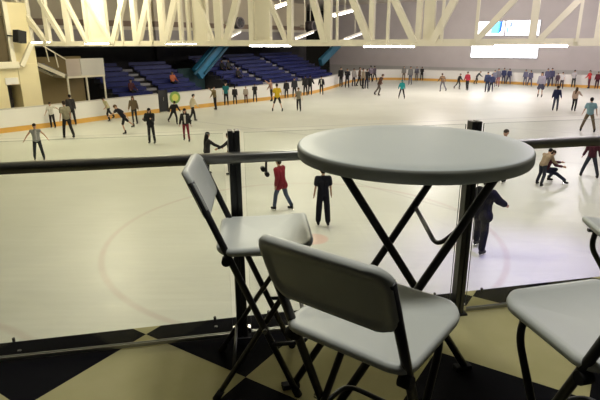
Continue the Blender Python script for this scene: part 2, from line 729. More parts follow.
def loc_on(px, py, pl=None):
    w = on_plane(px, py, cpl if pl is None else pl, N)
    q = SIDE.inverted() @ w
    return q.x + 3.0, q.z


def eb(name, px0, py0, px1, py1, y0, y1, m, zfix=None):
    pm = (py0 + py1) / 2
    z1, z0 = loc_on(px0, py0)[1], loc_on(px1, py1)[1]
    x0, x1 = loc_on(px0, pm)[0], loc_on(px1, pm)[0]
    if zfix is not None:
        z0 = zfix
    bm = B()
    box(bm, (x0, y0, z0), (x1, y1, z1))
    return obj(name, bm, m, ent, bevel=0.01)


M_BROWN = mat('brown_window_panel', (0.13, 0.10, 0.055), 0.8, 0, 0.2, 2)  # dark brown of the upper window
eb('wall', -60, 64, 7.5, 110, -0.2, 2.0, M_CREAMW, 0)
eb('wall', 21, 64, 41, 110, -0.2, 2.0, M_CREAMW, 0)
eb('lintel', 4, 64, 18.5, 84.5, -0.2, 2.0, M_CREAMW)
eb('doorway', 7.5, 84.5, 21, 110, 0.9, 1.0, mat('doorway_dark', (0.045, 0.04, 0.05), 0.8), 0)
eb('lintel_sign', 5, 78, 18, 84, -0.26, -0.2, M_BOARD)
eb('ledge', -60, 64, 18, 68, -0.45, -0.2, M_CREAM)
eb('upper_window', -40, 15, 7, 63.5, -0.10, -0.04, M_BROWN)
eb('column', 7.5, 2, 33, 64, -0.15, 1.2, M_CREAMW)
eb('pilaster', 5.5, 2, 10, 64, -0.4, -0.15, M_CREAM)
bm = B()
a = loc_on(30, 43)
b = loc_on(20, 66)
bar(bm, (a[0], -0.4, a[1]), (b[0], -0.4, b[1]), 0.22, 0.22)
obj('knee_brace', bm, M_CREAM, ent)

# black speakers on the column
spk = on_plane(19, 36.5, P(0, 0.9), N)
t = thing('loudspeaker', 'black loudspeaker hung on the cream column at far left', 'speaker', spk - Vector((0, 0, .31)), AZ + R(20))
SPS = Matrix.Scale(.62, 4)
bm = B()
box(bm, (-.42, -.3, 0.0), (.42, .35, 1.0))
bm.transform(SPS)
bm.transform(Matrix.Rotation(R(10), 4, 'Y'))
obj('cabinet', bm, mat('speaker_black', (0.012, 0.012, 0.013), 0.6), t, bevel=0.02)
bm = B()
box(bm, (-.36, -.32, 0.06), (.36, -.29, .94))
bm.transform(SPS)
bm.transform(Matrix.Rotation(R(10), 4, 'Y'))
obj('grille', bm, mat('speaker_grille', (0.02, 0.02, 0.022), 0.8), t)
bm = B()
bar(bm, (0, .3, .5), (-.3, 1.0, .6), .08, .08)
bm.transform(SPS)
obj('bracket', bm, M_FRAME, t)

# ------------------------------------------------------------------ stairs and landing
stp = P(0, 2.6)


def st(px, py, n=2.6):
    w = on_plane(px, py, P(0, n), N)
    q = SIDE.inverted() @ w
    return q.x, q.z


s0 = st(41, 64)
s1 = st(65, 76)
s2 = st(103, 74)
stair = thing('staircase', 'dim staircase with white handrail coming down to the panelled landing', 'stairs', P(s0[0], 2.6), AZ)


def SL(p):
    return (p[0] - s0[0], p[1])


bm = B()
a, b = SL(s0), SL(s1)
bar(bm, (a[0] - 0.2, 0, a[1]), (b[0], 0, b[1]), 0.08, 0.2)
bar(bm, (a[0] - 0.2, 1.5, a[1]), (b[0], 1.5, b[1]), 0.08, 0.2)
obj('stringer', bm, M_CREAM, stair)
bm = B()
for k in range(9):
    f = k / 9
    x = a[0] + (b[0] - a[0]) * f
    z = a[1] + (b[1] - a[1]) * f
    box(bm, (x, 0.04, z - .03), (x + .24, 1.46, z + .02))
obj('tread', bm, M_STEP, stair)
h0, h1 = SL(st(45, 46)), SL(st(66, 59.5))
bm = B()
bar(bm, (h0[0] - .1, 0, h0[1]), (h1[0], 0, h1[1]), 0.06, 0.06)
obj('handrail', bm, M_CREAM, stair)
for f in (0.0, 0.45):
    bm = B()
    x = h0[0] + (h1[0] - h0[0]) * f
    bar(bm, (x, 0, h0[1] + (h1[1] - h0[1]) * f), (x + .1, 0, a[1] + (b[1] - a[1]) * f + .1), 0.05, 0.05)
    obj('baluster', bm, M_CREAM, stair)
bm = B()
wa = st(42, 66, 4.4)
wb = st(87, 100, 4.4)
box(bm, (wa[0] - s0[0] - .4, 1.9, 0), (wb[0] - s0[0], 2.0, 3.6))
bm.transform(Matrix.Translation(P(s0[0], 2.6)) @ Matrix.Rotation(AZ, 4, 'Z'))
struct(obj('wall_stairs', bm, mat('brown_wall', (0.30, 0.23, 0.11), 0.8, 0, 0.1, 1)))
bm = B()
q0, q1 = st(43, 76, 2.7), st(48.5, 89, 2.7)
box(bm, (q0[0] - s0[0], 1.2, q1[1]), (q1[0] - s0[0], 1.5, q0[1]))
obj('hanging_panel', bm, M_DARK, stair)

l0, l1 = st(65, 58.5), st(103, 58.0)
land = thing('landing', 'raised landing with white panelled parapet at the foot of staircase', 'landing', P(l0[0], 2.6), AZ)
zl = st(85, 75.5)[1]
zt = st(85, 58.5)[1]
LW = l1[0] - l0[0]
bm = B()
box(bm, (0, 0, zl - .12), (LW, 1.8, zl + .05))
obj('deck', bm, M_CREAM, land)
MP = mat('parapet_panel', (0.60, 0.52, 0.46), 0.6, 0, 0.04, 2)
MPW = mat('parapet_panel_white', (0.72, 0.70, 0.66), 0.6, 0, 0.04, 2)
for x0, x1, mm in ((0.0, LW * .36, MP), (LW * .37, LW, MPW)):
    bm = B()
    for k in range(4):
        z0 = zl + .05 + (zt - zl - .05) * k / 4
        box(bm, (x0 + .02, -0.03, z0 + .012), (x1 - .02, 0.03, z0 + (zt - zl - .05) / 4 - .008))
    box(bm, (x0, -.01, zl), (x1, .02, zt))
    obj('parapet_panel', bm, mm, land)
for px in (68, 87, 104.5):
    bm = B()
    x = st(px, 80)[0] - l0[0]
    bar(bm, (x, 0.05, 0), (x, 0.05, zl - .12), 0.09, 0.09)
    obj('post', bm, M_CREAM, land)

# ------------------------------------------------------------------ stands
ROWS = 8
RN, RZ = 0.72, 0.30
N0, Z0s = 2.0, 0.55
M_NOSE = mat('riser_nosing', (0.26, 0.28, 0.36), 0.7, 0, 0.1, 2)
names_row = ['bottom', 'second lowest', 'third lowest', 'fourth lowest', 'fifth lowest', 'sixth lowest', 'seventh lowest', 'eighth lowest']


def stand_block(name_label, sa, sb, aisles, where, FR, AZ, ROWS=8):
    def P(s, n, z=0.0):
        return FR @ Vector((s, n, z))

    g = thing('grandstand', name_label, 'grandstand', P(sa, N0), AZ, 'concrete grandstand blocks')
    for i in range(ROWS):
        bm = B()
        box(bm, (0, i * RN, 0), (sb - sa, (i + 1) * RN + (1.6 if i == ROWS - 1 else 0), Z0s + i * RZ))
        obj('terrace_step', bm, M_DARK, g)
    edges = [sa] + [x for a in aisles for x in (a - .45, a + .45)] + [sb]
    segs = [(edges[k], edges[k + 1]) for k in range(0, len(edges), 2)]
    sides = {2: ['left of the aisle', 'right of the aisle'], 3: ['left of both aisles', 'between the two aisles', 'right of both aisles']}[len(segs)]
    for (x0, x1), sd in zip(segs, sides):
        L = x1 - x0 - .1
        for i in range(ROWS):
            z = Z0s + i * RZ
            t = thing('bench_row', 'blue bench row in the %s stand, %s row, %s' % (where, names_row[i], sd), 'bench',
                      P(x0 + .05, N0 + i * RN + .30, z), AZ, 'blue bench rows in the stands')
            bm = B()
            box(bm, (0, -.02, .30), (L, .30, .36))
            k = 0.4
            while k < L:
                box(bm, (k - .03, .1, 0), (k + .03, .2, .30))
                k += 1.6
            obj('seat', bm, M_SEAT, t)
            bm = B()
            box(bm, (0, .30, .40), (L, .34, .62))
            for kk in range(int(L / 1.6) + 1):
                x = min(.4 + kk * 1.6, L - .05)
                box(bm, (x - .03, .26, .3), (x + .03, .31, .45))
            obj('backrest', bm, M_SEAT, t)
    for j, a in enumerate(aisles):
        wl = {2: '', 3: [', left of two', ', right of two'][j]}[len(segs)]
        t = thing('aisle_steps', 'pale aisle steps climbing the %s stand%s' % (where, wl), 'steps', P(a - .4, N0, 0), AZ, 'aisle steps in the stands')
        for i in range(ROWS):
            bm = B()
            box(bm, (0, i * RN + .003, Z0s + i * RZ + .002), (.8, i * RN + .36, Z0s + i * RZ + .16))
            obj('step', bm, M_STEP, t)


stand_block('dark terraced grandstand under blue benches, nearer the staircase', 6.3, 13.2, [9.4], 'nearer', SIDE, AZ, 7)
stand_block('dark terraced grandstand under blue benches, nearer the far corner', 0.0, 16.5, [4.0, 9.8], 'farther', SIDE2, AZ + ROT2)

# leaning blue beam between the stands
b0, b1 = on_plane(197, 74, P(0, 5.0), N), on_plane(221.5, 44.5, P(0, 5.0), N)
tdir = (b1 - b0)
beam = thing('leaning_beam', 'bright blue leaning steel beam between the two seating stands', 'beam', (b0.x, b0.y, b0.z))
bm = B()
bar(bm, (0, 0, 0), tdir * 1.1, 1.0, 0.5, N)
obj('beam_web', bm, mat('beam_blue', (0.03, 0.22, 0.42), 0.45, 0, 0.15, 1), beam)
bm = B()
bar(bm, Vector((0, 0, 0)) + U * -.5 - N * .3, tdir * 1.1 + U * -.5 - N * .3, 0.16, 0.16, N)
bar(bm, Vector((0, 0, 0)) + U * .5 - N * .3, tdir * 1.1 + U * .5 - N * .3, 0.16, 0.16, N)
obj('beam_flange', bm, mat('beam_teal', (0.02, 0.11, 0.18), 0.5, 0, 0.1, 1), beam)
b0, b1 = on_plane(329, 54, SIDE2 @ Vector((0, 3.0, 0)), N2), on_plane(338, 45, SIDE2 @ Vector((0, 3.0, 0)), N2)
beam = thing('leaning_beam', 'dark teal leaning steel beam at the far end of the blue benches', 'beam', (b0.x, b0.y, b0.z))
bm = B()
bar(bm, (b0 - b1) * .9, (b1 - b0) * 1.1, .7, .4, N2)
obj('beam_web', bm, mat('beam_teal', (0.02, 0.11, 0.18), 0.5, 0, 0.1, 1), beam)
# teal wall between the stands
bm = B()
box(bm, (13.3, 5.6, 0), (15.9, 5.8, 2.4), SIDE)
tag(obj('teal_partition', bm, mat('teal_wall', (0.015, 0.05, 0.06), 0.8)), 'dark teal partition wall behind the leaning blue beam', 'partition')

# ------------------------------------------------------------------ roof truss with lamps
DZ = 17.0


def s_of(px):
    x = px - 300.0
    return (230 - x) / (130.9 + .126 * x)


def tr_xy(px):
    x = px - 300.0
    d = DZ * (1 + .126 * s_of(px))
    return Vector((x / 510 * d, 1.048 * d, 0))


ta, tb_ = tr_xy(640), tr_xy(31)
tdv = (tb_ - ta).normalized()
tnv = Vector((-tdv.y, tdv.x, 0))
if tnv.y > 0:
    tnv = -tnv                 # towards the camera
tpl = ta.copy()


def T(px, py, off=0.0):
    return on_plane(px, py, tpl + tnv * off, tnv)


ZCH = T(300, 43).z
truss = thing('roof_truss', 'cream steel roof truss spanning the rink above the hanging strip lamps', 'truss', (tb_.x, tb_.y, 0))
TI = Matrix.Translation((-tb_.x, -tb_.y, 0))


def tpart(name, bm, m=M_CREAM):
    bm.transform(TI)
    return obj(name, bm, m, truss)


zc0, zc1 = ZCH - .10, ZCH + .16
ZT = ZTOP - .05
bm = B()
L0 = ta - tdv * 3
bar(bm, Vector((L0.x, L0.y, ZCH)), Vector((tb_.x, tb_.y, ZCH)) + tdv * .4, 0.22, 0.24)
tpart('bottom_chord', bm)
bm = B()
bar(bm, Vector((L0.x, L0.y, ZT - .15)), Vector((tb_.x, tb_.y, ZT - .15)) + tdv * .4, 0.22, 0.26)
tpart('top_chord', bm)


def strut(name, x0, y0, x1, y1, wpx, off=0.0, ymax=39.5):
    p, q = T(x0, y0, off), T(x1, y1, off)      # q is the upper end
    if q.z < p.z:
        p, q = q, p
    dd = q - p
    if name == 'vertical_strut' or name == 'hanger' or name == 'cladding_panel':
        q = Vector((p.x, p.y, ZT - .2)) if abs(dd.x) + abs(dd.y) < 0.5 * dd.z else q
    else:
        k = (ZT - .2 - p.z) / dd.z
        q = p + dd * min(k, 2.6)
    p.z = ZCH
    wid = wpx / 510 * (p - Vector((0, 0, ZC))).length
    bm = B()
    bar(bm, p, q, wid, min(.2, wid), tnv)
    tpart(name, bm)


for x0, x1, w in ((31, 22, 4.5), (49, 43.5, 4.5), (70, 67, 6.5), (89, 87, 4), (136.5, 133, 5.5), (163.5, 158, 5.5),
                  (189.5, 188, 3), (219.5, 218, 7.5), (252.5, 252.5, 5), (290.5, 290.5, 5), (328, 329.5, 7), (371.5, 373, 5),
                  (418, 419, 5), (532, 535, 6), (597, 598, 5)):
    strut('vertical_strut', x0, 40, x0, 10, w)
for x0, w in ((123, 2), (151.5, 2.6), (182, 3.4), (337, 2), (387.5, 2.6), (441.5, 2.6), (475.5, 2.6), (577, 2.6)):
    strut('hanger', x0, 40, x0, 10, w, 0.12)
for xa, xb in ((193.5, 210), (255.5, 272), (423.5, 433.5), (91, 111)):
    strut('cladding_panel', (xa + xb) / 2, 40, (xa + xb) / 2, 10, xb - xa, -0.15)
for x0, y0, x1, y1, w in ((28, 40, 12, 16, 3.2), (46.5, 38, 25.5, 12, 4), (65, 37, 46.5, 8, 4), (87, 38, 76, 18, 3), (111, 38, 93, 7, 3),
                          (112.5, 38, 122, 0, 5), (138, 40, 147, 0, 5), (165, 38, 174, 0, 5.5), (213.5, 30, 201, 0, 3),
                          (225.5, 38, 236, 0, 6), (287, 39, 272.5, 6, 4), (325, 39, 314, 0, 6), (370, 39, 354, 0, 6.5),
                          (415, 39, 400, 9, 6), (433, 32, 451.5, 0, 6.5), (475, 38, 508, 4, 5), (538, 34, 574.5, 0, 5)):
    strut('diagonal_strut', x0, y0, x1, y1, w, 0.05)

M_TUBE = emit('fluorescent_tube', (1.0, 0.97, 0.88), 22.0)
M_TUBEC = emit('fluorescent_tube_cool', (0.97, 0.95, 1.0), 60.0)
M_HOUS = mat('lamp_housing', (0.70, 0.68, 0.62), 0.4)
lamp_px = [(530, 46.5, 485, 578), (388.5, 47, 363, 413.5), (270, 46.3, 249, 289), (182, 44.6, 166, 198), (98.5, 44.2, 86, 111.5), (41.5, 43, 31.5, 53)]
lname = ['rightmost strip lamp under the truss, in front of the bright far windows', 'strip lamp under truss in front of the blank far wall',
         'strip lamp under truss over the farther blue stand', 'strip lamp under truss left of the leaning blue beam',
         'strip lamp under truss above the landing parapet', 'strip lamp at the left end of truss beside the cream column']
for (cx, cy, xa, xb), lb in zip(lamp_px, lname):
    p = T(cx, cy)
    w = (T(xb, cy) - T(xa, cy)).length / 2
    w = min(w, 1.15)
    t = thing('strip_lamp', 'glowing ' + lb, 'lamp', (p.x, p.y, p.z), math.atan2(tdv.y, tdv.x), 'strip lamps hanging under the truss')
    bm = B()
    box(bm, (-w, -.10, .06), (w, .10, max(.1, ZCH - .02 - p.z)))
    obj('housing', bm, M_HOUS, t)
    for yy in (-.07, .07):
        bm = B()
        tube(bm, [(-w + .03, yy, .03), (w - .03, yy, .03)], .045, 10)
        obj('tube', bm, M_TUBEC if cx == 530 else M_TUBE, t)

# ceiling fixtures seen between the truss members
for x0, y0, x1, y1, dep, lb in ((334, 14, 355, 8.5, 34, 'glowing lamp between truss struts, upper right of the far blue stand'),
                                (273, 7, 287, 2, 34, 'short glowing lamp at the top edge of photo left of centre'),
                                (345, 38.5, 364, 31.5, 40, 'white slanting lamp low behind the truss near the far corner'),
                                (296, 37.5, 313, 31, 40, 'thin white slanting lamp low behind the truss over the far stand'),
                                (228, 36.5, 240, 30.5, 36, 'thin white slanting lamp low behind truss above blue beam')):
    p, q = ray(x0, y0) * dep + Vector((0, 0, ZC)), ray(x1, y1) * (dep + 3) + Vector((0, 0, ZC))
    c = (p + q) / 2
    t = thing('ceiling_lamp', lb, 'lamp', c, 0, 'lamps behind the truss')
    bm = B()
    bar(bm, p - c, q - c, .22, .12)
    obj('housing', bm, M_HOUS, t)
    bm = B()
    tube(bm, [p - c - Vector((0, .05, .09)), q - c - Vector((0, .05, .09))], .09, 10)
    obj('tube', bm, M_TUBE if y0 < 20 else emit('dim_tube', (1, .97, .92), 1.2), t)
    bm = B()
    bar(bm, (0, 0, .05), (0, 0, ZTOP - c.z), .04, .04)
    obj('drop_rod', bm, M_CREAM, t)

# round air blowers on the wall behind the stands
for px, py, lb in ((236.5, 23, 'round dark air blower high behind truss over the leaning beam'), (311, 26, 'round dark air blower high behind truss over the far blue stand')):
    c = on_plane(px, py, P(0, 8.2), N)
    t = thing('air_blower', lb, 'blower', c, AZ, 'air blowers behind the truss')
    bm = B()
    tube(bm, [(0, 0.5, 0), (0, -.5, 0)], .5, 24)
    obj('drum', bm, mat('blower_grey', (0.10, 0.085, 0.085), 0.6), t)
    bm = B()
    ring = [(math.cos(a) * .46, -.52, math.sin(a) * .46) for a in [2 * PI * k / 24 for k in range(24)]]
    tube(bm, ring, .06, 8, True)
    obj('rim', bm, mat('blower_rim', (0.32, 0.28, 0.28), 0.5), t)
    bm = B()
    for k in range(6):
        a = 2 * PI * k / 6
        bar(bm, (0, -.53, 0), (math.cos(a) * .42, -.53, math.sin(a) * .42), .10, .03, (0, 1, 0))
    obj('fan_blade', bm, mat('blower_blade', (0.05, 0.05, 0.055), 0.5), t)
    bm = B()
    bar(bm, (0, .1, .45), (0, .1, ZTOP - c.z), .07, .07)
    bar(bm, (0, .5, 0), (0, 1.42, 0), .3, .3)
    obj('bracket', bm, M_CREAM, t)

# ------------------------------------------------------------------ balustrade
PL, PR = Vector((-0.331, 2.530, ZF)), Vector((0.954, 2.772, ZF))
pd = (PR - PL).normalized()
BAZ = math.atan2(pd.y, pd.x)
bal = thing('glass_balustrade', 'glass balustrade with black posts and dark handrail along the balcony edge', 'railing', PL, BAZ)
SP = (PR - PL).length
PH = 1.175
for x in (0.0, SP):
    bm = B()
    box(bm, (x - .029, -.030, 0), (x - .004, .030, PH))
    box(bm, (x + .004, -.030, 0), (x + .029, .030, PH))
    box(bm, (x - .006, -.022, 0), (x + .006, .022, PH - .01))
    pst = obj('post', bm, M_POST, bal, bevel=.003)
    bm = B()
    box(bm, (x - .05, -.045, 0), (x + .05, .05, .012))
    obj('base_plate', bm, M_FRAME, pst, bevel=.002)
    for sx in (-1, 1):
        bm = B()
        box(bm, (x + sx * .030 - (.022 if sx < 0 else 0), -.020, .02), (x + sx * .030 + (.022 if sx > 0 else 0), .020, .06))
        obj('glass_clamp', bm, M_CHROME, pst, bevel=.004)
GT = .010
for xa, xb in ((-1.75, -.052), (.052, SP - .052), (SP + .055, SP + 1.75)):
    bm = B()
    fs = box(bm, (xa, -GT / 2, .028), (xb, GT / 2, PH - .015))
    for k, f in enumerate(fs):
        if k not in (2, 3):
            f.material_index = 1
    obj('glass_pane', bm, None, bal, mats=[M_GLASS, M_GEDGE])
    bm = B()
    box(bm, (xa, -.010, .014), (xb, -.0055, .030))
    box(bm, (xa, .0055, .014), (xb, .010, .030))
    box(bm, (xa, -.010, .010), (xb, .010, .016))
    obj('bottom_channel', bm, mat('channel_metal', (0.30, 0.30, 0.28), 0.35, 0.8), bal)
RO = -.0575
bm = B()
rl = []
for k in range(16):
    a = 2 * PI * k / 16
    rl.append((math.copysign(abs(math.cos(a)) ** .6, math.cos(a)) * .030, math.copysign(abs(math.sin(a)) ** .6, math.sin(a)) * .0265))
ra = [bm.verts.new((-2.2, RO + y, 1.046 + z)) for y, z in rl]
rb = [bm.verts.new((SP + 2.2, RO + y, 1.046 + z)) for y, z in rl]
for k in range(16):
    f = bm.faces.new((ra[k], ra[(k + 1) % 16], rb[(k + 1) % 16], rb[k]))
    f.smooth = True
bm.faces.new(list(reversed(ra)))
bm.faces.new(rb)
obj('handrail', bm, M_RAIL, bal)
for x in (0.0, SP):
    bm = B()
    box(bm, (x - .012, RO, 1.005), (x + .012, -.028, 1.03))
    obj('rail_bracket', bm, M_POST, bal)
# rail stand-off with two studs on the middle pane
xs = .155
bm = B()
tube(bm, round_path([(xs, RO, 1.03), (xs, RO + .02, .985), (xs + .004, -.012, .945)], .02), .006, 8)
br = obj('rail_bracket', bm, M_FRAME, bal)
for dx, dz in ((-.012, .968), (.008, .940)):
    bm = B()
    tube(bm, [(xs + dx, -.022, dz), (xs + dx, .018, dz)], .012, 14)
    obj('glass_stud', bm, M_FRAME, br)
xs = SP - .075
bm = B()
tube(bm, [(xs, -.02, .885), (xs, .015, .885)], .010, 12)
tube(bm, [(xs, -.014, .885), (xs + .06, -.014, .88)], .007, 8)
obj('glass_stud', bm, M_FRAME, bal)
# floor anchors at the slab edge
WM = bal.matrix_world
bm = B()
inv = (Matrix.Translation(PL) @ Matrix.Rotation(BAZ, 4, 'Z')).inverted()
for px, py in ((19.5, 351), (216, 327), (269, 320.5), (433, 302)):
    w = at(px, py, ZF)
    bm = B()
    cyl(bm, inv @ w, .010, .006, 14)
    obj('anchor_bolt', bm, mat('dull_bolt', (0.10, 0.10, 0.10), 0.5, 0.5), bal)
for px, py in ((14, 341.5), (215, 320), (268.5, 314), (434.5, 296), (481.5, 291)):
    w = at(px, py, ZF)
    bm = B()
    cyl(bm, inv @ w, .008, .022, 10)
    obj('edge_stud', bm, M_FRAME, bal)


# ------------------------------------------------------------------ furniture
def rr_ring(w, d, r, n=6):
    """rounded rectangle outline, counter-clockwise"""
    out = []
    r = max(.001, min(r, w / 2, d / 2))
    for cx, cy, a0 in ((w / 2 - r, d / 2 - r, 0), (-w / 2 + r, d / 2 - r, 90), (-w / 2 + r, -d / 2 + r, 180), (w / 2 - r, -d / 2 + r, 270)):
        for k in range(n + 1):
            a = R(a0 + 90 * k / n)
            out.append((cx + r * math.cos(a), cy + r * math.sin(a)))
    return out


def slab(bm, w, d, r, prof, zf=None):
    """stack of rounded rectangles: prof = [(inset, z)], closed at both ends; zf bends it"""
    rings = []
    for ins, z in prof:
        pts = rr_ring(w - 2 * ins, d - 2 * ins, r - ins * .6)
        ring = []
        for x, y in pts:
            dz = zf(x, y) if zf else 0
            ring.append(bm.verts.new((x, y, z + dz)))
        rings.append(ring)
    n = len(rings[0])
    for a, b in zip(rings, rings[1:]):
        for k in range(n):
            bm.faces.new((a[k], a[(k + 1) % n], b[(k + 1) % n], b[k]))
    bm.faces.new(list(reversed(rings[0])))
    bm.faces.new(rings[-1])


CW, CD, HS, ZTB, ZBB, KK, KX = .431, .389, .758, 1.084, .895, .406, .012


def bx(z):
    return -CD / 2 + KX - KK * (z - HS)


def make_chair():
    t = thing('folding_chair', 'x', 'chair')
    # seat: x forward, y sideways; slightly dished, rounded rim
    bm = B()

    def dish(x, y):
        e = max(abs(x) / (CD / 2), abs(y) / (CW / 2))
        return -.008 * (1 - min(1, e) ** 2) + .024 * max(0, (x / (CD / 2))) ** 3 + .008 * max(0, -x / (CD / 2)) ** 3
    prof = [(.06, -.030), (.012, -.036), (.003, -.030), (0, -.018), (.004, -.005), (.014, 0), (.03, 0), (.06, 0), (.10, 0), (.14, 0), (.17, 0), (.185, 0)]
    slab(bm, CD + .032, CW + .012, .070, prof, dish)
    bm.transform(Matrix.Translation((-.010, 0, HS)))
    obj('seat', bm, M_PLAST, t, smooth=True)
    # back shell in the plane of the rear tubes
    dirv = Vector((bx(ZTB) - bx(ZBB), 0, ZTB - ZBB))
    bh = dirv.length + .03
    dirv.normalize()
    nv = Vector((dirv.z, 0, -dirv.x))          # points forward
    bm = B()
    bw = CW - .004
    prof = [(.050, -.006), (.030, -.006), (.024, -.014), (.008, -.016), (0, -.008), (0, .008), (.006, .015), (.02, .017), (.05, .017), (.09, .017)]
    slab(bm, bw, bh, .062, prof)
    mid = Vector((bx((ZTB + ZBB) / 2), 0, (ZTB + ZBB) / 2))
    for v in bm.verts:
        x, y, z = v.co
        arch = .010 * (1 - (2 * x / bw) ** 4) * max(0, -y / (bh / 2))
        curve = .001 - .030 * (1 - (2 * x / bw) ** 2)
        v.co = mid + Vector((0, x, 0)) + dirv * (y + arch) + nv * (z + curve)
    obj('backrest', bm, M_PLAST, t, smooth=True)
    tr = .0150
    for sy in (1, -1):
        y = sy * (CW / 2 - .015)
        bm = B()
        pts = [(bx(ZTB - .03), y, ZTB - .03), (bx(HS), y, HS), (bx(.30), y, .30), (bx(.02), y, .02)]
        tube(bm, pts, tr, 12)
        leg = obj('front_leg', bm, M_FRAME, t)
        bm = B()
        tube(bm, [(bx(.045), y, .045), (bx(0) + .002, y, 0)], .0185, 12)
        obj('foot_cap', bm, M_RUB, leg)
        bm = B()
        tube(bm, [(bx(HS) + .005, y - sy * .02, HS - .055), (bx(HS) + .005, y + sy * .018, HS - .055)], .020, 14)
        obj('hinge', bm, M_RUB, leg)
    for sy in (1, -1):
        y0, y1 = sy * .165, sy * .195
        bm = B()
        tube(bm, round_path([(.125, y0, HS - .035), (.138, y0, HS - .13), (-.25, y1, .02)], .09, 8), .013, 12)
        leg = obj('rear_leg', bm, M_FRAME, t)
        bm = B()
        tube(bm, [(-.232, y1, .045), (-.262, y1, 0)], .0165, 12)
        obj('foot_cap', bm, M_RUB, leg)
        # pivot where the two frames cross
        zc = .36
        bm = B()
        tube(bm, [(bx(zc) - .002, sy * .172, zc), (bx(zc) - .002, sy * .222, zc)], .012, 12)
        obj('pivot', bm, M_CHROME, leg)
    zh = .293
    xh = bx(zh)
    bm = B()
    tube(bm, round_path([(xh, CW / 2, zh), (xh + .165, CW / 2 - .005, zh), (xh + .165, -CW / 2 + .005, zh), (xh, -CW / 2, zh)], .06, 6), .010, 10)
    obj('footrest_hoop', bm, M_FRAME, t)
    bm = B()
    tube(bm, [(-.17, .188, .16), (-.17, -.188, .16)], .008, 10)
    obj('rear_stretcher', bm, M_FRAME, t)
    for sy in (1, -1):
        bm = B()
        bar(bm, (-CD / 2 + .02, sy * .165, HS - .040), (CD / 2 - .03, sy * .165, HS - .046), .02, .014)
        obj('seat_rail', bm, M_FRAME, t)
    return t


chair = make_chair()
poses = [(-.155, 2.211, .082, 'grey folding bar chair beside the glass balustrade, seat facing the round table'),
         (.241, 1.450, .903, 'grey folding bar chair nearest the camera, dark backrest turned to the viewer'),
         (.936, 1.42, 1.81, 'grey folding bar chair cut by lower right photo corner, seat only'),
         (1.535, 2.128, 3.0, 'grey folding bar chair at right edge, only a seat corner showing')]
for i, (x, y, rz, lb) in enumerate(poses):
    o = chair if i == 0 else copy_tree(chair)
    o.location = (x, y, ZF)
    o.rotation_euler = (0, 0, rz)
    tag(o, lb, 'chair', 'grey folding bar chairs')

# round table
TC, TR, TZ = Vector((.447, 2.012, ZF)), .457, 1.206
tps = -1.332
tab = thing('bar_table', 'round grey folding bar table with crossed black legs by the balustrade', 'table', TC, tps)
bm = B()
seg = 72
prof = [(TR - .02, TZ - .052), (TR - .005, TZ - .050), (TR - .001, TZ - .043), (TR, TZ - .012), (TR - .004, TZ - .003), (TR - .012, TZ), (TR * .8, TZ), (TR * .5, TZ), (TR * .2, TZ)]
rings = [[bm.verts.new((r * math.cos(2 * PI * k / seg), r * math.sin(2 * PI * k / seg), z)) for k in range(seg)] for r, z in prof]
for j, (a, b) in enumerate(zip(rings, rings[1:])):
    for k in range(seg):
        f = bm.faces.new((a[k], a[(k + 1) % seg], b[(k + 1) % seg], b[k]))
        f.smooth = True
        f.material_index = 1 if j < 4 else 0
f = bm.faces.new(rings[-1])
f = bm.faces.new(list(reversed(rings[0])))
f.material_index = 1
obj('tabletop', bm, None, tab, mats=[M_TTOP, M_TRIM])
w, tt, tf, wA, tA, fA = .184, .298, -.46, -.11, -.314, .402
LR = .0170
LX, LY = .0137 * math.cos(tps) + .0017 * math.sin(tps), -.0137 * math.sin(tps) + .0017 * math.cos(tps)
ZU = TZ - .05


def leg2(e, n0, n1, r=LR):
    bm = B()
    tube(bm, [(e + LX, n0 + LY, ZU), (e + LX, n1 + LY, .025)], r, 14)
    return bm


for e in (-w, w):
    lg = obj('leg', leg2(e, tt, tf), M_FRAME, tab)
    bm = B()
    box(bm, (e - .02, tf - .05, 0), (e + .02, tf + .035, .025))
    obj('foot_cap', bm, M_RUB, lg, bevel=.004)
lg = obj('leg', leg2(wA, tA, fA, .018), M_FRAME, tab)
bm = B()
box(bm, (wA - .022, fA - .035, 0), (wA + .022, fA + .05, .025))
obj('foot_cap', bm, M_RUB, lg, bevel=.004)


def legpt(e, z):
    f = (ZU - z) / (ZU - .025)
    return Vector((e + LX, tt + (tf - tt) * f + LY, z))


TM = Matrix.Translation(TC) @ Matrix.Rotation(tps, 4, 'Z')
q0, q1, q2 = TM @ legpt(-w, 1), TM @ legpt(w, 1), TM @ legpt(-w, .4)
fnrm = (q1 - q0).cross(q2 - q0).normalized()
a_ = legpt(-w, .875)
b_ = legpt(w, .90)
c_ = TM.inverted() @ on_plane(437, 247, q0, fnrm)
bm = B()
tube(bm, round_path([a_, c_, b_], .06, 8), .0095, 10)
obj('lock_bar', bm, M_FRAME, tab)
zp = .575
fz = (ZU - zp) / (ZU - .025)
pv = legpt(w, zp)
pa = Vector((wA, tA + (fA - tA) * fz, zp))
bm = B()
tube(bm, [legpt(-w, zp), legpt(w, zp)], .010, 12)
obj('pivot_rod', bm, M_FRAME, tab)
bm = B()
for e in (-w, w):
    tube(bm, [legpt(e, zp) - Vector((.02, 0, 0)), legpt(e, zp) + Vector((.02, 0, 0))], .022, 14)
obj('pivot_hub', bm, M_RUB, tab)
bm = B()
bar(bm, (-.26, tt, ZU), (.26, tt, ZU), .03, .02)
obj('under_rail', bm, M_FRAME, tab)
bm = B()
bar(bm, (-.26, tA, ZU), (.26, tA, ZU), .03, .02)
obj('under_rail', bm, M_FRAME, tab)


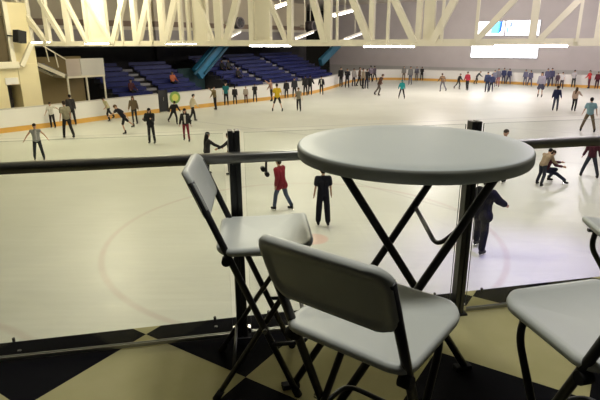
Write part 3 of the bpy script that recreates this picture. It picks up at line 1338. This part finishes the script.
# ------------------------------------------------------------------ people
def rcone(bm, p, q, r0, r1, seg=10):
    p, q = Vector(p), Vector(q)
    d = q - p
    if d.length < 1e-5:
        d = Vector((0, 0, 1e-4))
    tube(bm, [p, p + d], 1, seg, False, [r0, r1])
    for c, r in ((p, r0), (p + d, r1)):
        bmesh.ops.create_icosphere(bm, subdivisions=2, radius=r * 1.0, matrix=Matrix.Translation(c))


def rot_dir(swing, abd, side):
    """limb hanging down, swung forward (+y) and out to its side"""
    v = Vector((0, 0, -1))
    v = Matrix.Rotation(R(swing), 3, 'X') @ v
    v = Matrix.Rotation(R(-side * abd), 3, 'Y') @ v
    return v


POSES = {
    # lean, (legL swing, out, knee), (legR), (armL swing, out, elbow), (armR), head pitch
    'stand': (2, (3, 4, 3), (-3, 4, 3), (4, 9, 12), (2, 9, 12), 0),
    'walk': (8, (20, 5, 14), (-14, 5, 16), (-18, 14, 22), (18, 14, 25), 4),
    'glide': (14, (16, 7, 26), (-18, 9, 22), (10, 26, 25), (-6, 26, 25), 6),
    'armsout': (6, (6, 9, 10), (-4, 9, 10), (8, 42, 18), (8, 42, 18), 2),
    'stride': (24, (26, 6, 40), (-30, 14, 14), (20, 22, 30), (-30, 20, 25), 10),
    'lunge': (34, (22, 8, 34), (-46, 14, 6), (-30, 40, 10), (40, 30, 20), 8),
    'reachR': (6, (10, 5, 12), (-8, 5, 12), (6, 10, 15), (52, 16, 12), 2),
    'reachRw': (6, (18, 12, 8), (-12, 11, 8), (6, 10, 15), (46, 14, 14), 2),
    'reachL': (6, (10, 5, 12), (-8, 5, 12), (52, 16, 12), (6, 10, 15), 2),
    'waveL': (4, (4, 5, 6), (-4, 5, 6), (88, 35, 55), (8, 16, 25), 0),
    'armL': (4, (4, 5, 6), (-4, 5, 6), (20, 78, 10), (12, 20, 25), 0),
    'bend': (34, (20, 10, 34), (-12, 10, 22), (46, 8, 12), (40, 8, 18), 14),
    'stroll': (4, (12, 6, 8), (-10, 6, 12), (-8, 13, 15), (10, 13, 15), 4),
    'wide': (6, (12, 16, 6), (-6, 16, 6), (6, 16, 22), (-4, 20, 22), 4),
    'sit': (4, (84, 8, 84), (80, 8, 80), (20, 12, 40), (20, 12, 40), 0),
    'crouch': (18, (92, 10, 122), (74, 12, 24), (50, 10, 40), (40, 12, 40), 0),
    'fold': (4, (3, 5, 4), (-3, 5, 4), (28, 6, 85), (28, 6, 85), 6),
}


def make_person(foot, height, yaw, pose, top, bottom, hair, label, sleeves='long', legs='long', hairlen='short',
                detail=1, skates=(0.02, 0.02, 0.022), skin=None, coat=0, baggy=1.0, sash=None, seat_z=None, bulk=1.0, group='skaters on the ice', shoes=True):
    s = height / 1.80
    lean, lL, lR, aL, aR, hp = POSES[pose]
    vox = {0: .030, 1: .021, 2: .0105}[detail]
    msk = skin or M_SKIN
    pel = Vector((0, 0, 0))
    sp = Matrix.Rotation(R(-lean), 3, 'X') @ Vector((0, 0, 1))
    fwd = Matrix.Rotation(R(-lean), 3, 'X') @ Vector((0, 1, 0))
    J = {}
    for sd, lg, nm in ((-1, lL, 'L'), (1, lR, 'R')):
        hip = pel + Vector((sd * .088, 0, -.02))
        th = rot_dir(lg[0], lg[1], sd)
        shn = rot_dir(lg[0] - lg[2], lg[1] * .8, sd)
        knee = hip + th * .43
        ank = knee + shn * .42
        J['hip' + nm], J['knee' + nm], J['ank' + nm] = hip, knee, ank
    chest = pel + sp * .36
    neck = pel + sp * .535
    for sd, am, nm in ((-1, aL, 'L'), (1, aR, 'R')):
        sh = pel + sp * .485 + Vector((sd * .178, 0, 0))
        ua = rot_dir(am[0] + lean * .3 * -1, am[1], sd)
        fa_ = rot_dir(am[0] + am[2], am[1] * .8, sd)
        el = sh + ua * .285
        wr = el + fa_ * .245
        J['sh' + nm], J['el' + nm], J['wr' + nm], J['fd' + nm] = sh, el, wr, fa_
    hd = neck + Matrix.Rotation(R(-hp), 3, 'X') @ sp * .165
    if seat_z is None:
        zmin = min(J['ankL'].z, J['ankR'].z) - .165
    else:
        zmin = -.12 - 0.0
    off = Vector((0, 0, -zmin))
    if seat_z is None:
        ctr = (J['ankL'] + J['ankR']) / 2
        off -= Vector((ctr.x, ctr.y, 0))
    for k in J:
        if not k.startswith('fd'):
            J[k] = J[k] + off
    pel, chest, neck, hd = pel + off, chest + off, neck + off, hd + off
    X = Vector((1, 0, 0))

    def fin(bm, nm, mm, parent, v=vox):
        bmesh.ops.scale(bm, vec=(s, s, s), verts=bm.verts[:])
        o = obj(nm, bm, mm, parent, smooth=True)
        md = o.modifiers.new('surface', 'REMESH')
        md.mode = 'VOXEL'
        md.voxel_size = v * s
        md.use_smooth_shade = True
        sm = o.modifiers.new('smooth', 'SMOOTH')
        sm.factor = .5
        sm.iterations = 3 if detail < 2 else 5
        return o
    # ---- body
    bm = B()
    for nm, sd in (('L', -1), ('R', 1)):
        rcone(bm, J['hip' + nm], J['knee' + nm], .078, .052)
        rcone(bm, J['knee' + nm], J['ank' + nm], .050, .036)
        rcone(bm, J['ank' + nm] + Vector((0, -.03, -.055)), J['ank' + nm] + Vector((0, .12, -.065)), .036, .030)
        rcone(bm, J['ank' + nm], J['ank' + nm] + Vector((0, -.01, -.05)), .036, .036)
        rcone(bm, J['sh' + nm], J['el' + nm], .047, .037)
        rcone(bm, J['el' + nm], J['wr' + nm], .036, .027)
        fd_ = J['fd' + nm]
        w0 = J['wr' + nm]
        side = fd_.cross(Vector((0, 1, 0)))
        side = (Vector((0, 1, 0)) - fd_ * fd_.y)
        if side.length < .3:
            side = Vector((0, 0, 1)) - fd_ * fd_.z
        side.normalize()
        pn = fd_.cross(side)
        rcone(bm, w0, w0 + fd_ * .045, .026, .028)
        rcone(bm, w0 + fd_ * .04 + side * .022, w0 + fd_ * .085 + side * .026, .019, .015)
        rcone(bm, w0 + fd_ * .04 - side * .020, w0 + fd_ * .085 - side * .024, .019, .015)
        fr_ = .0088 if detail == 2 else .0125
        for q, ln in ((.033, .070), (.011, .082), (-.011, .076), (-.033, .058)):
            b0_ = w0 + fd_ * .088 + side * q
            m0 = b0_ + fd_ * ln * .55 + side * q * .12
            rcone(bm, b0_, m0, fr_ * 1.08, fr_, 8)
            rcone(bm, m0, m0 + fd_ * ln * .42 + pn * (.018 * sd), fr_, fr_ * .85, 8)
        t0 = w0 + fd_ * .025 + side * .028
        t1 = t0 + fd_ * .030 + side * .030
        rcone(bm, t0, t1, fr_ * 1.25, fr_ * 1.1, 8)
        rcone(bm, t1, t1 + fd_ * .030 + side * .006, fr_ * 1.1, fr_ * .9, 8)
        rcone(bm, pel + X * sd * .055, pel + sp * .18 + X * sd * .050, .095, .085)
        rcone(bm, pel + sp * .18 + X * sd * .050, chest + X * sd * .075, .085, .092)
        rcone(bm, chest + X * sd * .075, J['sh' + nm] - X * sd * .03 - sp * .01, .092, .050)
    rcone(bm, J['shL'], J['shR'], .048, .048)
    rcone(bm, neck - sp * .05, neck + sp * .06, .056, .050)
    hu = (hd - neck).normalized()
    hf = Vector((0, 1, 0)) - hu * hu.y
    hf.normalize()
    rcone(bm, hd + hu * .035 - hf * .012, hd - hu * .02 + hf * .006, .088, .080)
    rcone(bm, hd - hu * .02 + hf * .01, hd - hu * .075 + hf * .035, .074, .042)
    rcone(bm, hd + hu * .02 + hf * .088, hd - hu * .018 + hf * .106, .009, .014, 8)          # nose
    rcone(bm, hd - hu * .052 + hf * .086 - X * .02, hd - hu * .052 + hf * .086 + X * .02, .009, .009, 8)    # mouth
    for sd in (-1, 1):
        rcone(bm, hd - hu * .015 + X * sd * .084 - hf * .005, hd + hu * .02 + X * sd * .088 - hf * .01, .014, .018, 8)   # ears
    body = fin(bm, 'person', msk, None)
    tag(body, label, 'person', group)
    # ---- eyes
    if detail:
        bm = B()
        for sd in (-1, 1):
            bmesh.ops.create_icosphere(bm, subdivisions=1, radius=.011, matrix=Matrix.Translation(hd + hu * .022 + hf * .083 + X * sd * .032))
        bmesh.ops.scale(bm, vec=(s, s, s), verts=bm.verts[:])
        obj('eyes', bm, M_EYE, body, smooth=True)
    # ---- hair
    bm = B()
    rcone(bm, hd + hu * .050 - hf * .022, hd + hu * .005 - hf * .036, .094, .084)
    rcone(bm, hd + hu * .06 + hf * .02, hd + hu * .06 - hf * .02, .078, .08)
    if hairlen == 'long':
        rcone(bm, hd - hf * .035, neck - hf * .085 - sp * .08, .085, .065)
        rcone(bm, neck - hf * .085 - sp * .08, neck - hf * .10 - sp * .2, .07, .05)
        for sd in (-1, 1):
            rcone(bm, hd + X * sd * .07 - hf * .01, neck + X * sd * .09 - sp * .10 - hf * .03, .035, .03)
    elif hairlen == 'tail':
        rcone(bm, hd - hf * .10 + hu * .02, hd - hf * .15 - hu * .10, .035, .022)
    elif hairlen == 'hood':
        rcone(bm, hd - hf * .03, neck - hf * .05 - sp * .03, .105, .09)
    fin(bm, 'hair' if hairlen != 'hood' else 'hood', hair if hasattr(hair, 'node_tree') else cloth(hair), body)
    # ---- top
    g = .028 * bulk + (.006 if bulk > 1 else 0)
    bm = B()
    for nm, sd in (('L', -1), ('R', 1)):
        rcone(bm, pel + sp * .02 + X * sd * .058, pel + sp * .18 + X * sd * .052, .098 + g, .086 + g)
        rcone(bm, pel + sp * .18 + X * sd * .052, chest + X * sd * .075, .086 + g, .092 + g)
        rcone(bm, chest + X * sd * .075, J['sh' + nm] - X * sd * .03 - sp * .01, .092 + g, .050 + g)
        e = J['el' + nm]
        if sleeves == 'long':
            rcone(bm, J['sh' + nm], e, .050 + g, .040 + g)
            rcone(bm, e, J['wr' + nm].lerp(e, .08), .039 + g, .032 + g * .8)
        elif sleeves == 'short':
            rcone(bm, J['sh' + nm], J['sh' + nm].lerp(e, .62), .050 + g, .050 + g)
        else:
            rcone(bm, J['sh' + nm] - X * sd * .02, J['sh' + nm].lerp(e, .1), .050 + g, .045 + g)
        if coat:
            rcone(bm, pel + sp * .02 + X * sd * .058, J['hip' + nm].lerp(J['knee' + nm], coat) + X * sd * .01, .098 + g, .105 + g)
    rcone(bm, J['shL'], J['shR'], .050 + g * .8, .050 + g * .8)
    rcone(bm, neck - sp * .06, neck - sp * .015, .062 + g * .6, .058 + g * .6)
    fin(bm, 'jacket' if sleeves == 'long' else 'shirt', cloth(top), body)
    if sash is not None:
        bm = B()
        rcone(bm, pel + sp * .06 + fwd * .075, chest + fwd * .072 + sp * .08, .062, .07)
        fin(bm, 'undershirt', cloth(sash), body)
    # ---- trousers
    bm = B()
    for nm, sd in (('L', -1), ('R', 1)):
        k, a, h = J['knee' + nm], J['ank' + nm], J['hip' + nm]
        rcone(bm, pel + X * sd * .055, h, .106, .096)
        if legs == 'skirt':
            rcone(bm, pel + X * sd * .055, h.lerp(k, .75) + X * sd * .03, .105, .13)
        elif legs == 'short':
            rcone(bm, h, h.lerp(k, .92), .090, .076)
        else:
            b_ = baggy if legs == 'long' else .84
            rcone(bm, h, k, .097, .076 * b_)
            rcone(bm, k, a + Vector((0, 0, .03)), .075 * b_, .066 * b_)
    fin(bm, {'skirt': 'skirt', 'short': 'shorts'}.get(legs, 'trousers'), cloth(bottom), body)
    # ---- skates
    if shoes:
        for nm in 'LR':
            a = J['ank' + nm]
            bm = B()
            rcone(bm, a + Vector((0, -.012, .06)), a + Vector((0, -.015, -.05)), .054, .050)
            rcone(bm, a + Vector((0, -.03, -.06)), a + Vector((0, .13, -.072)), .048, .040)
            rcone(bm, a + Vector((0, -.035, -.085)), a + Vector((0, .135, -.09)), .033, .033)
            sk = fin(bm, 'skate', cloth(skates), body)
            bm = B()
            x, y, z = a
            box(bm, (x - .006, y - .075, z - .165), (x + .006, y + .17, z - .14))
            for dy in (-.05, .10):
                box(bm, (x - .010, y + dy - .02, z - .145), (x + .010, y + dy + .02, z - .11))
            bmesh.ops.scale(bm, vec=(s, s, s), verts=bm.verts[:])
            obj('blade', bm, M_BLADE, sk)
    body.location = foot
    body.rotation_euler = (0, 0, R(yaw))
    return body


BLK, DRK, NAVY, GREY = (.016, .016, .018), (.028, .026, .028), (.018, .022, .045), (.22, .22, .21)
JEAN, WHT, BRN, OLV = (.06, .085, .14), (.66, .64, .58), (.11, .065, .04), (.15, .13, .075)
HB_, HD_, HL_ = (.03, .018, .012), (.012, .010, .010), (.10, .055, .025)


def height_from(fx, fy, hy):
    g = at(fx, fy)
    r = ray(fx, hy)
    k = g.y / r.y
    return max(1.15, min(1.92, ZC + r.z * k))


def clear_of_boards(g, gap=.42):
    i = near(g)
    for _ in range(60):
        i = near(g)
        if (bl[i] - g).dot(bn[i]) >= gap:
            break
        g = g * (1 - .15 / g.length)
    return g


def skater(fx, fy, hy, yaw, pose, top, bottom, label, hair=HB_, **kw):
    h0 = height_from(fx, fy, hy)
    g = clear_of_boards(at(fx, fy))
    d = g.length
    kw.setdefault('detail', 2 if fy > 200 else (1 if fy > 130 else 0))
    h = kw.pop('h', None) or h0
    lean = POSES[pose][0]
    if lean > 20:
        h = min(1.9, h / math.cos(R(lean * .75)))
    # yaw is told relative to the line of sight: 0 = seen from behind
    base_yaw = -math.degrees(math.atan2(g.x, g.y))
    return make_person(g, h, yaw + base_yaw, pose, top, bottom, hair, label, **kw)


S = skater
# nearest
S(283, 211, 160, 50, 'walk', (.24, .018, .03), JEAN, 'person skating below handrail in crimson jacket and blue jeans', hair=HB_, bulk=1.3, coat=.22)
S(323, 226.5, 169, 8, 'stand', (.014, .014, .022), (.012, .012, .018), 'person in black short sleeved shirt and trousers skating under the table edge', sleeves='short', hair=HD_, baggy=1.25)
S(478, 251, 179, -34, 'reachRw', (.010, .011, .019), (.010, .012, .022), 'person in navy jacket beside right post holding one arm out', hair=HD_, bulk=1.9, coat=.15, baggy=1.2, skates=(.05, .05, .05))
S(501, 182, 131, 150, 'stand', (.45, .42, .38), (.05, .05, .06), 'person mostly hidden behind the round tabletop, head just above it', detail=1)
S(538.5, 186.5, 151, -30, 'bend', (.36, .27, .17), (.03, .035, .05), 'person in tan top bending over a fallen skater', hair=HD_, sleeves='long', detail=2)
S(556, 183.5, 160, -75, 'crouch', (.10, .03, .045), (.025, .03, .06), 'person sitting on the ice in dark red, one leg kicked out', hair=HB_, h=1.45, detail=1)
S(588.5, 178, 138, 15, 'wide', (.07, .015, .025), (.03, .035, .05), 'person under right handrail in dark red top and dark trousers', detail=2)
S(587, 132.5, 98, 12, 'wide', (.24, .40, .46), (.17, .13, .08), 'person in light blue shirt and khaki trousers at right edge', hair=HD_, sleeves='short', detail=1)
S(554.5, 111.5, 86.5, -8, 'stroll', (.022, .028, .085), (.07, .08, .12), 'person seen from behind in navy top and faded trousers', hair=HB_, detail=1)
S(573, 111.5, 88, -20, 'reachR', (.55, .40, .32), (.018, .018, .022), 'person in pinkish beige top and black trousers, hand reaching right', hair=HL_, hairlen='long', detail=1)
# left group
S(40, 160.5, 124, 175, 'armsout', (.30, .31, .30), (.03, .035, .045), 'child in grey striped top facing the camera with arms out', hair=HB_, sleeves='none', sash=(.42, .42, .40))
S(69.5, 139, 102, 20, 'stroll', (.24, .22, .15), (.02, .02, .024), 'person in olive grey shirt and black trousers by the left boards', sleeves='short', detail=1)
S(73, 122, 93, 10, 'stand', DRK, BLK, 'person in black leaning at boards behind the olive grey shirt', hair=HD_, detail=0)
S(53.5, 127, 102, 160, 'armL', WHT, BLK, 'person in white shirt holding the left boards', hair=HD_, sleeves='short', detail=1)
S(130, 133.5, 104.5, 115, 'lunge', (.018, .018, .03), (.018, .018, .024), 'person lunging in black shirt and shorts with bare legs', hair=HL_, sleeves='short', legs='short', detail=1)
S(112, 121, 97, 120, 'stride', (.62, .58, .36), BLK, 'person in pale yellow shirt bending behind the lunging skater', hair=HD_, sleeves='short', detail=0)
S(135.5, 124, 96.5, 165, 'stroll', (.15, .11, .06), BLK, 'person with long hair in brown jacket and black leggings at boards', hair=HL_, hairlen='long', legs='tight', detail=1)
S(152.5, 144, 109, 160, 'fold', BLK, BLK, 'person wrapped in a long black coat standing alone near the gate', hair=HD_, hairlen='long', detail=1, bulk=1.5)
S(173, 124.5, 100.5, -160, 'stride', BLK, BLK, 'person all in black striding in front of the dark gate', hair=HD_, detail=0)
S(192.5, 122, 94.5, -70, 'walk', (.60, .53, .38), BLK, 'person in cream top and black trousers skating past the green badge', hair=HD_, detail=0)
S(187, 141.5, 109, 170, 'stroll', BLK, (.20, .02, .035), 'person in black jacket over white shirt with dark red leggings', hair=HD_, legs='tight', sash=WHT, hairlen='long', detail=1)
S(206.5, 176, 133.5, -70, 'reachR', (.03, .03, .032), (.03, .03, .036), 'person with long dark hair reaching towards left post', hair=HD_, hairlen='long', sash=(.6, .58, .5), detail=1)
S(233.5, 175, 134, 80, 'reachL', (.02, .02, .022), (.03, .03, .036), 'person in dark sleeves half hidden behind the left post', hair=HD_, detail=1)
S(216, 110, 87, 120, 'waveL', (.20, .15, .07), BLK, 'person in mustard brown top raising one hand by the boards', hair=HB_, detail=0)
S(226.5, 104, 82, 170, 'stand', (.02, .17, .19), BLK, 'person in teal shirt under the leaning blue beam', hair=HD_, sleeves='short', detail=0)
S(235, 99.5, 83, 0, 'stand', DRK, BLK, 'person in dark clothes at boards right of the teal shirt', hair=HD_, detail=0)
S(246, 97.5, 82.5, 170, 'stand', (.42, .36, .30), (.10, .04, .03), 'person in off white top at the boards beneath the blue benches', hair=HB_, detail=0)
S(255, 96, 79.5, 175, 'fold', BLK, BLK, 'person in black with folded arms left of the raised hands', hair=HD_, detail=0)
S(272, 101.5, 79.5, 110, 'waveL', (.42, .26, .20), BLK, 'person in salmon top with hands raised behind yellow shirt', hair=HB_, detail=0)
S(277.5, 112, 84, 10, 'wide', (.72, .50, .03), BLK, 'person in bright yellow shirt and black shorts, back to the camera', hair=HD_, sleeves='short', legs='short', detail=0)
S(286.5, 94, 77.5, 0, 'stand', BLK, BLK, 'person in black behind the yellow shirt, leaning at boards', hair=HD_, detail=0, bulk=1.5)
S(294.5, 93.5, 75.5, 180, 'stand', (.035, .035, .045), DRK, 'person in dark coat above the grey vest skater', hair=HD_, detail=0, bulk=1.3)
S(299, 111.5, 88, 165, 'stroll', (.26, .24, .19), BLK, 'person in grey beige vest and black trousers right of yellow shirt', hair=HL_, sleeves='none', detail=0)
S(305.5, 90.5, 72.5, 10, 'stand', BLK, BLK, 'person in black at boards, left one of a close pair', hair=HD_, detail=0, bulk=1.3)
S(310, 90.5, 72.8, -10, 'armL', BLK, BLK, 'person in black at boards, right one of a close pair', hair=HD_, detail=0, bulk=1.3)
S(321.5, 95, 76.5, 170, 'stroll', BLK, BLK, 'person in black over white shirt skating with a dark red bag', hair=HB_, sash=WHT, detail=0)
# crowd at the corner
cr = [(341, 86.5, 67.5, DRK, 'leftmost in the dark crowd at corner of the boards'), (347, 88, 69, BLK, 'black coat second from left in the corner crowd'),
      (353.5, 86.5, 69, (.30, .28, .26), 'pale grey jacket in the middle of the corner crowd'), (358.5, 86.5, 67.5, BRN, 'dark brown jacket inside the corner crowd'),
      (362.5, 89, 69, (.33, .27, .20), 'beige jacket towards the front of the corner crowd'), (366.3, 89, 69.5, BLK, 'black jacket at the right front of the corner crowd'),
      (370.5, 82.5, 66, (.16, .14, .17), 'dull mauve coat behind the corner crowd'), (374.8, 82, 66.2, (.10, .08, .10), 'dark plum coat at right end of the corner crowd')]
for i, (x, y, h, c, lb) in enumerate(cr):
    S(x, y, h, 150 + 37 * i, ['stand', 'fold', 'stand', 'stroll'][i % 4], c, [BLK, DRK, NAVY][i % 3], 'person in ' + lb if i else 'person in dark clothes, ' + lb,
      hair=[HD_, HB_][i % 2], detail=0, bulk=1.3)
S(376.5, 96.5, 74.5, -60, 'stride', (.09, .045, .03), (.10, .085, .07), 'person in brown jacket leaning forward in front of the corner crowd', hair=HB_, detail=0)
S(401.5, 99, 80, 170, 'wide', (.02, .30, .33), BLK, 'person in turquoise hoodie and black leggings on open ice', hair=(.02, .25, .28), hairlen='hood', detail=0)
S(403.5, 81, 66.5, 175, 'stand', (.22, .21, .20), (.16, .12, .09), 'person in grey top at far boards above turquoise hoodie', detail=0)
S(410, 85, 67, 160, 'stand', (.17, .17, .17), (.10, .11, .14), 'person in charcoal top right of the grey one at far boards', detail=0)
S(416.3, 80, 66.5, 170, 'stand', (.09, .09, .12), (.20, .18, .17), 'person in slate jacket left of the black one at far boards', detail=0)
S(421.5, 80, 66.5, 180, 'fold', BLK, BLK, 'person in black with arms folded at middle of the far boards', hair=HD_, detail=0)
S(443, 92, 73.5, 30, 'glide', (.16, .10, .06), (.16, .16, .20), 'person in brown top carrying on left of the black skater', detail=0)
S(456.5, 89.5, 73.5, -120, 'glide', BLK, BLK, 'person in black gliding left of the red jacket', hair=HD_, detail=0)
S(467, 90.5, 72, 150, 'stroll', (.38, .03, .05), BLK, 'person in red jacket and black trousers in middle of far ice', hair=HD_, detail=0)
S(475, 84.3, 71.5, -80, 'bend', (.07, .08, .08), BLK, 'person bending forward in dark grey near the far boards', hair=HL_, detail=0)
S(486.5, 92.5, 72.5, 160, 'stand', (.03, .04, .10), (.03, .035, .07), 'person in navy coat at left of a close pair below the windows', hair=HD_, detail=0, bulk=1.5)
S(490.5, 92, 74.5, -170, 'stand', (.035, .045, .11), (.02, .02, .05), 'person in navy coat at right of a close pair below the windows', hair=HB_, detail=0, bulk=1.4)
S(493.5, 87, 70.5, 170, 'stand', (.20, .21, .28), (.10, .10, .16), 'person in pale blue grey jacket behind the navy pair', detail=0)
S(497.5, 87, 68.8, 160, 'stroll', (.18, .18, .22), (.30, .12, .14), 'person in grey jacket and rose trousers right of navy pair', detail=0)
S(503, 83.5, 68, 175, 'stand', (.05, .06, .14), (.06, .06, .11), 'person in indigo coat at far boards, left of two', detail=0)
S(508, 83.3, 68, -160, 'walk', (.06, .07, .15), (.05, .05, .10), 'person in indigo coat at far boards, right of two', detail=0)
S(524.5, 85.5, 70, 170, 'stand', (.16, .16, .25), (.10, .10, .17), 'person in lavender grey jacket under the strip lamp glare', detail=0)
S(529, 86.5, 70.5, -160, 'walk', (.12, .12, .20), (.09, .09, .16), 'person in blue grey jacket walking beside the lavender grey one', detail=0)
S(539.5, 97.5, 72, 170, 'stand', (.36, .34, .44), (.08, .08, .13), 'person in pale lilac top and dark skirt with bare legs', legs='skirt', hairlen='long', detail=0)
S(546, 87.5, 69, 175, 'stand', (.10, .10, .17), (.08, .08, .12), 'person in dusky blue coat behind the pale lilac skater', detail=0)
S(550.5, 84.5, 67.3, 180, 'stand', (.08, .08, .15), (.06, .06, .10), 'person in dark blue coat right behind the pale lilac skater', detail=0)
S(557, 84, 71.5, 180, 'stand', (.12, .08, .10), (.10, .07, .08), 'child in maroon standing at far boards left of the white shirt', detail=0)
S(561, 89, 72.5, 170, 'stand', (.62, .60, .60), (.06, .04, .05), 'person in white shirt and dark trousers above the navy back', sleeves='short', detail=0)
S(573, 86.8, 69.8, 165, 'fold', (.58, .56, .58), BLK, 'person in white top with black trousers near right boards', hair=HD_, detail=0)
S(588.5, 88.5, 70.8, 120, 'armL', (.55, .05, .05), (.10, .03, .04), 'person in scarlet jacket holding an arm out at right boards', hair=HD_, detail=0)
S(596.5, 86.5, 70.5, 170, 'stand', (.12, .02, .03), (.06, .02, .03), 'person in dark maroon next to the scarlet jacket', hair=HD_, detail=0)

# spectators seated in the stands
for s_, row, c, lb in ((11.5, 2, (.55, .16, .08), 'person in orange top seated in the nearer stand'), (7.6, 1, (.09, .03, .04), 'person in dark red seated low in the nearer stand'),
                       (18.6, 4, BLK, 'person in black seated high in the farther stand'), (19.5, 4, (.05, .05, .05), 'person in charcoal seated beside the black one in farther stand'),
                       (18.9, 2, DRK, 'person in dark brown seated lower in the farther stand')):
    z = Z0s + row * RZ
    pt = P(s_, N0 + row * RN + .42, z + .345) if s_ < 17 else SIDE2 @ Vector((s_ - 17.2, N0 + row * RN + .42, z + .345))
    make_person(pt, 1.65, math.degrees(AZ) + 180, 'sit', c, BLK, HD_, lb, detail=0, seat_z=1, group='spectators in the stands')

# ------------------------------------------------------------------ light
def area(name, loc, rot, sx, sy, power, col):
    l = bpy.data.lights.new(name, 'AREA')
    l.shape = 'RECTANGLE'
    l.size, l.size_y = sx, sy
    l.energy = power
    l.color = col
    o = bpy.data.objects.new(name, l)
    C.objects.link(o)
    o.location = loc
    o.rotation_euler = rot
    return o


WARM = (1.0, .925, .67)
for y, xs in ((14, (-9, 0, 9)), (25, (-12, -3, 6, 15)), (34, (-8, 2, 12, 22)), (43, (0, 10, 20, 28))):
    for x in xs:
        cool = max(0, min(1, (x - 2) / 10))
        col = tuple(a * (1 - cool) + b * cool for a, b in zip(WARM, (.96, .85, .97)))
        area('hall_light', (x, y, ZTOP - .15), (0, 0, 0), 3.0, .5, {14: 85, 25: 105, 34: 42, 43: 20}[y] * (1.7 if x < -5 and y == 25 else 1), col)
area('hall_light', (7, 7.0, ZTOP - .15), (0, 0, 0), 3.0, .5, 70, (.78, .72, 1.0))  # added lilac light, out of view, tinting the near right ice
# added fill light, out of view, brightening the table, seats and balcony floor
area('balcony_fill', (.45, 2.1, ZF + 5.2), (0, 0, 0), 1.2, .6, 102, (1.0, .98, .93))
for x, y, pw, c in ((-9.5, 24, 640, WARM), (0, 37, 520, (1, .92, .74)), (12, 45, 1600, (1, .91, .88)), (22, 40, 1250, (.98, .88, 1.0)), (-1, 12.5, 420, (1, .96, .76)), (9, 15, 230, (.93, .86, 1.0))):  # added point fills that brighten the walls, ceiling and truss
    l = bpy.data.lights.new('hall_fill', 'POINT')
    l.energy = pw
    l.color = c
    l.shadow_soft_size = .4
    o = bpy.data.objects.new('hall_fill', l)
    C.objects.link(o)
    o.location = (x, y, 7.9)
# added spot, no known lamp, tinting the right of the ice lilac
sp_ = bpy.data.lights.new('lilac_fill', 'SPOT')
sp_.energy = 2000
sp_.color = (.45, .36, 1.0)
sp_.spot_size = R(42)
sp_.spot_blend = 1.0
sp_.shadow_soft_size = .3
so = bpy.data.objects.new('lilac_fill', sp_)
C.objects.link(so)
so.location = (7.5, 9.0, 8.3)
tgt = Vector((4.6, 9.6, 0))
so.rotation_euler = (tgt - so.location).to_track_quat('-Z', 'Y').to_euler()

wd = bpy.data.worlds.new('world')
sc.world = wd
wd.use_nodes = True
wd.node_tree.nodes['Background'].inputs[0].default_value = (1.0, .90, .68, 1)
wd.node_tree.nodes['Background'].inputs[1].default_value = 0.006

sc.view_settings.view_transform = 'Standard'
sc.view_settings.look = 'None'
sc.view_settings.gamma = 1
sc.view_settings.use_curve_mapping = False
sc.view_settings.exposure = 0.0
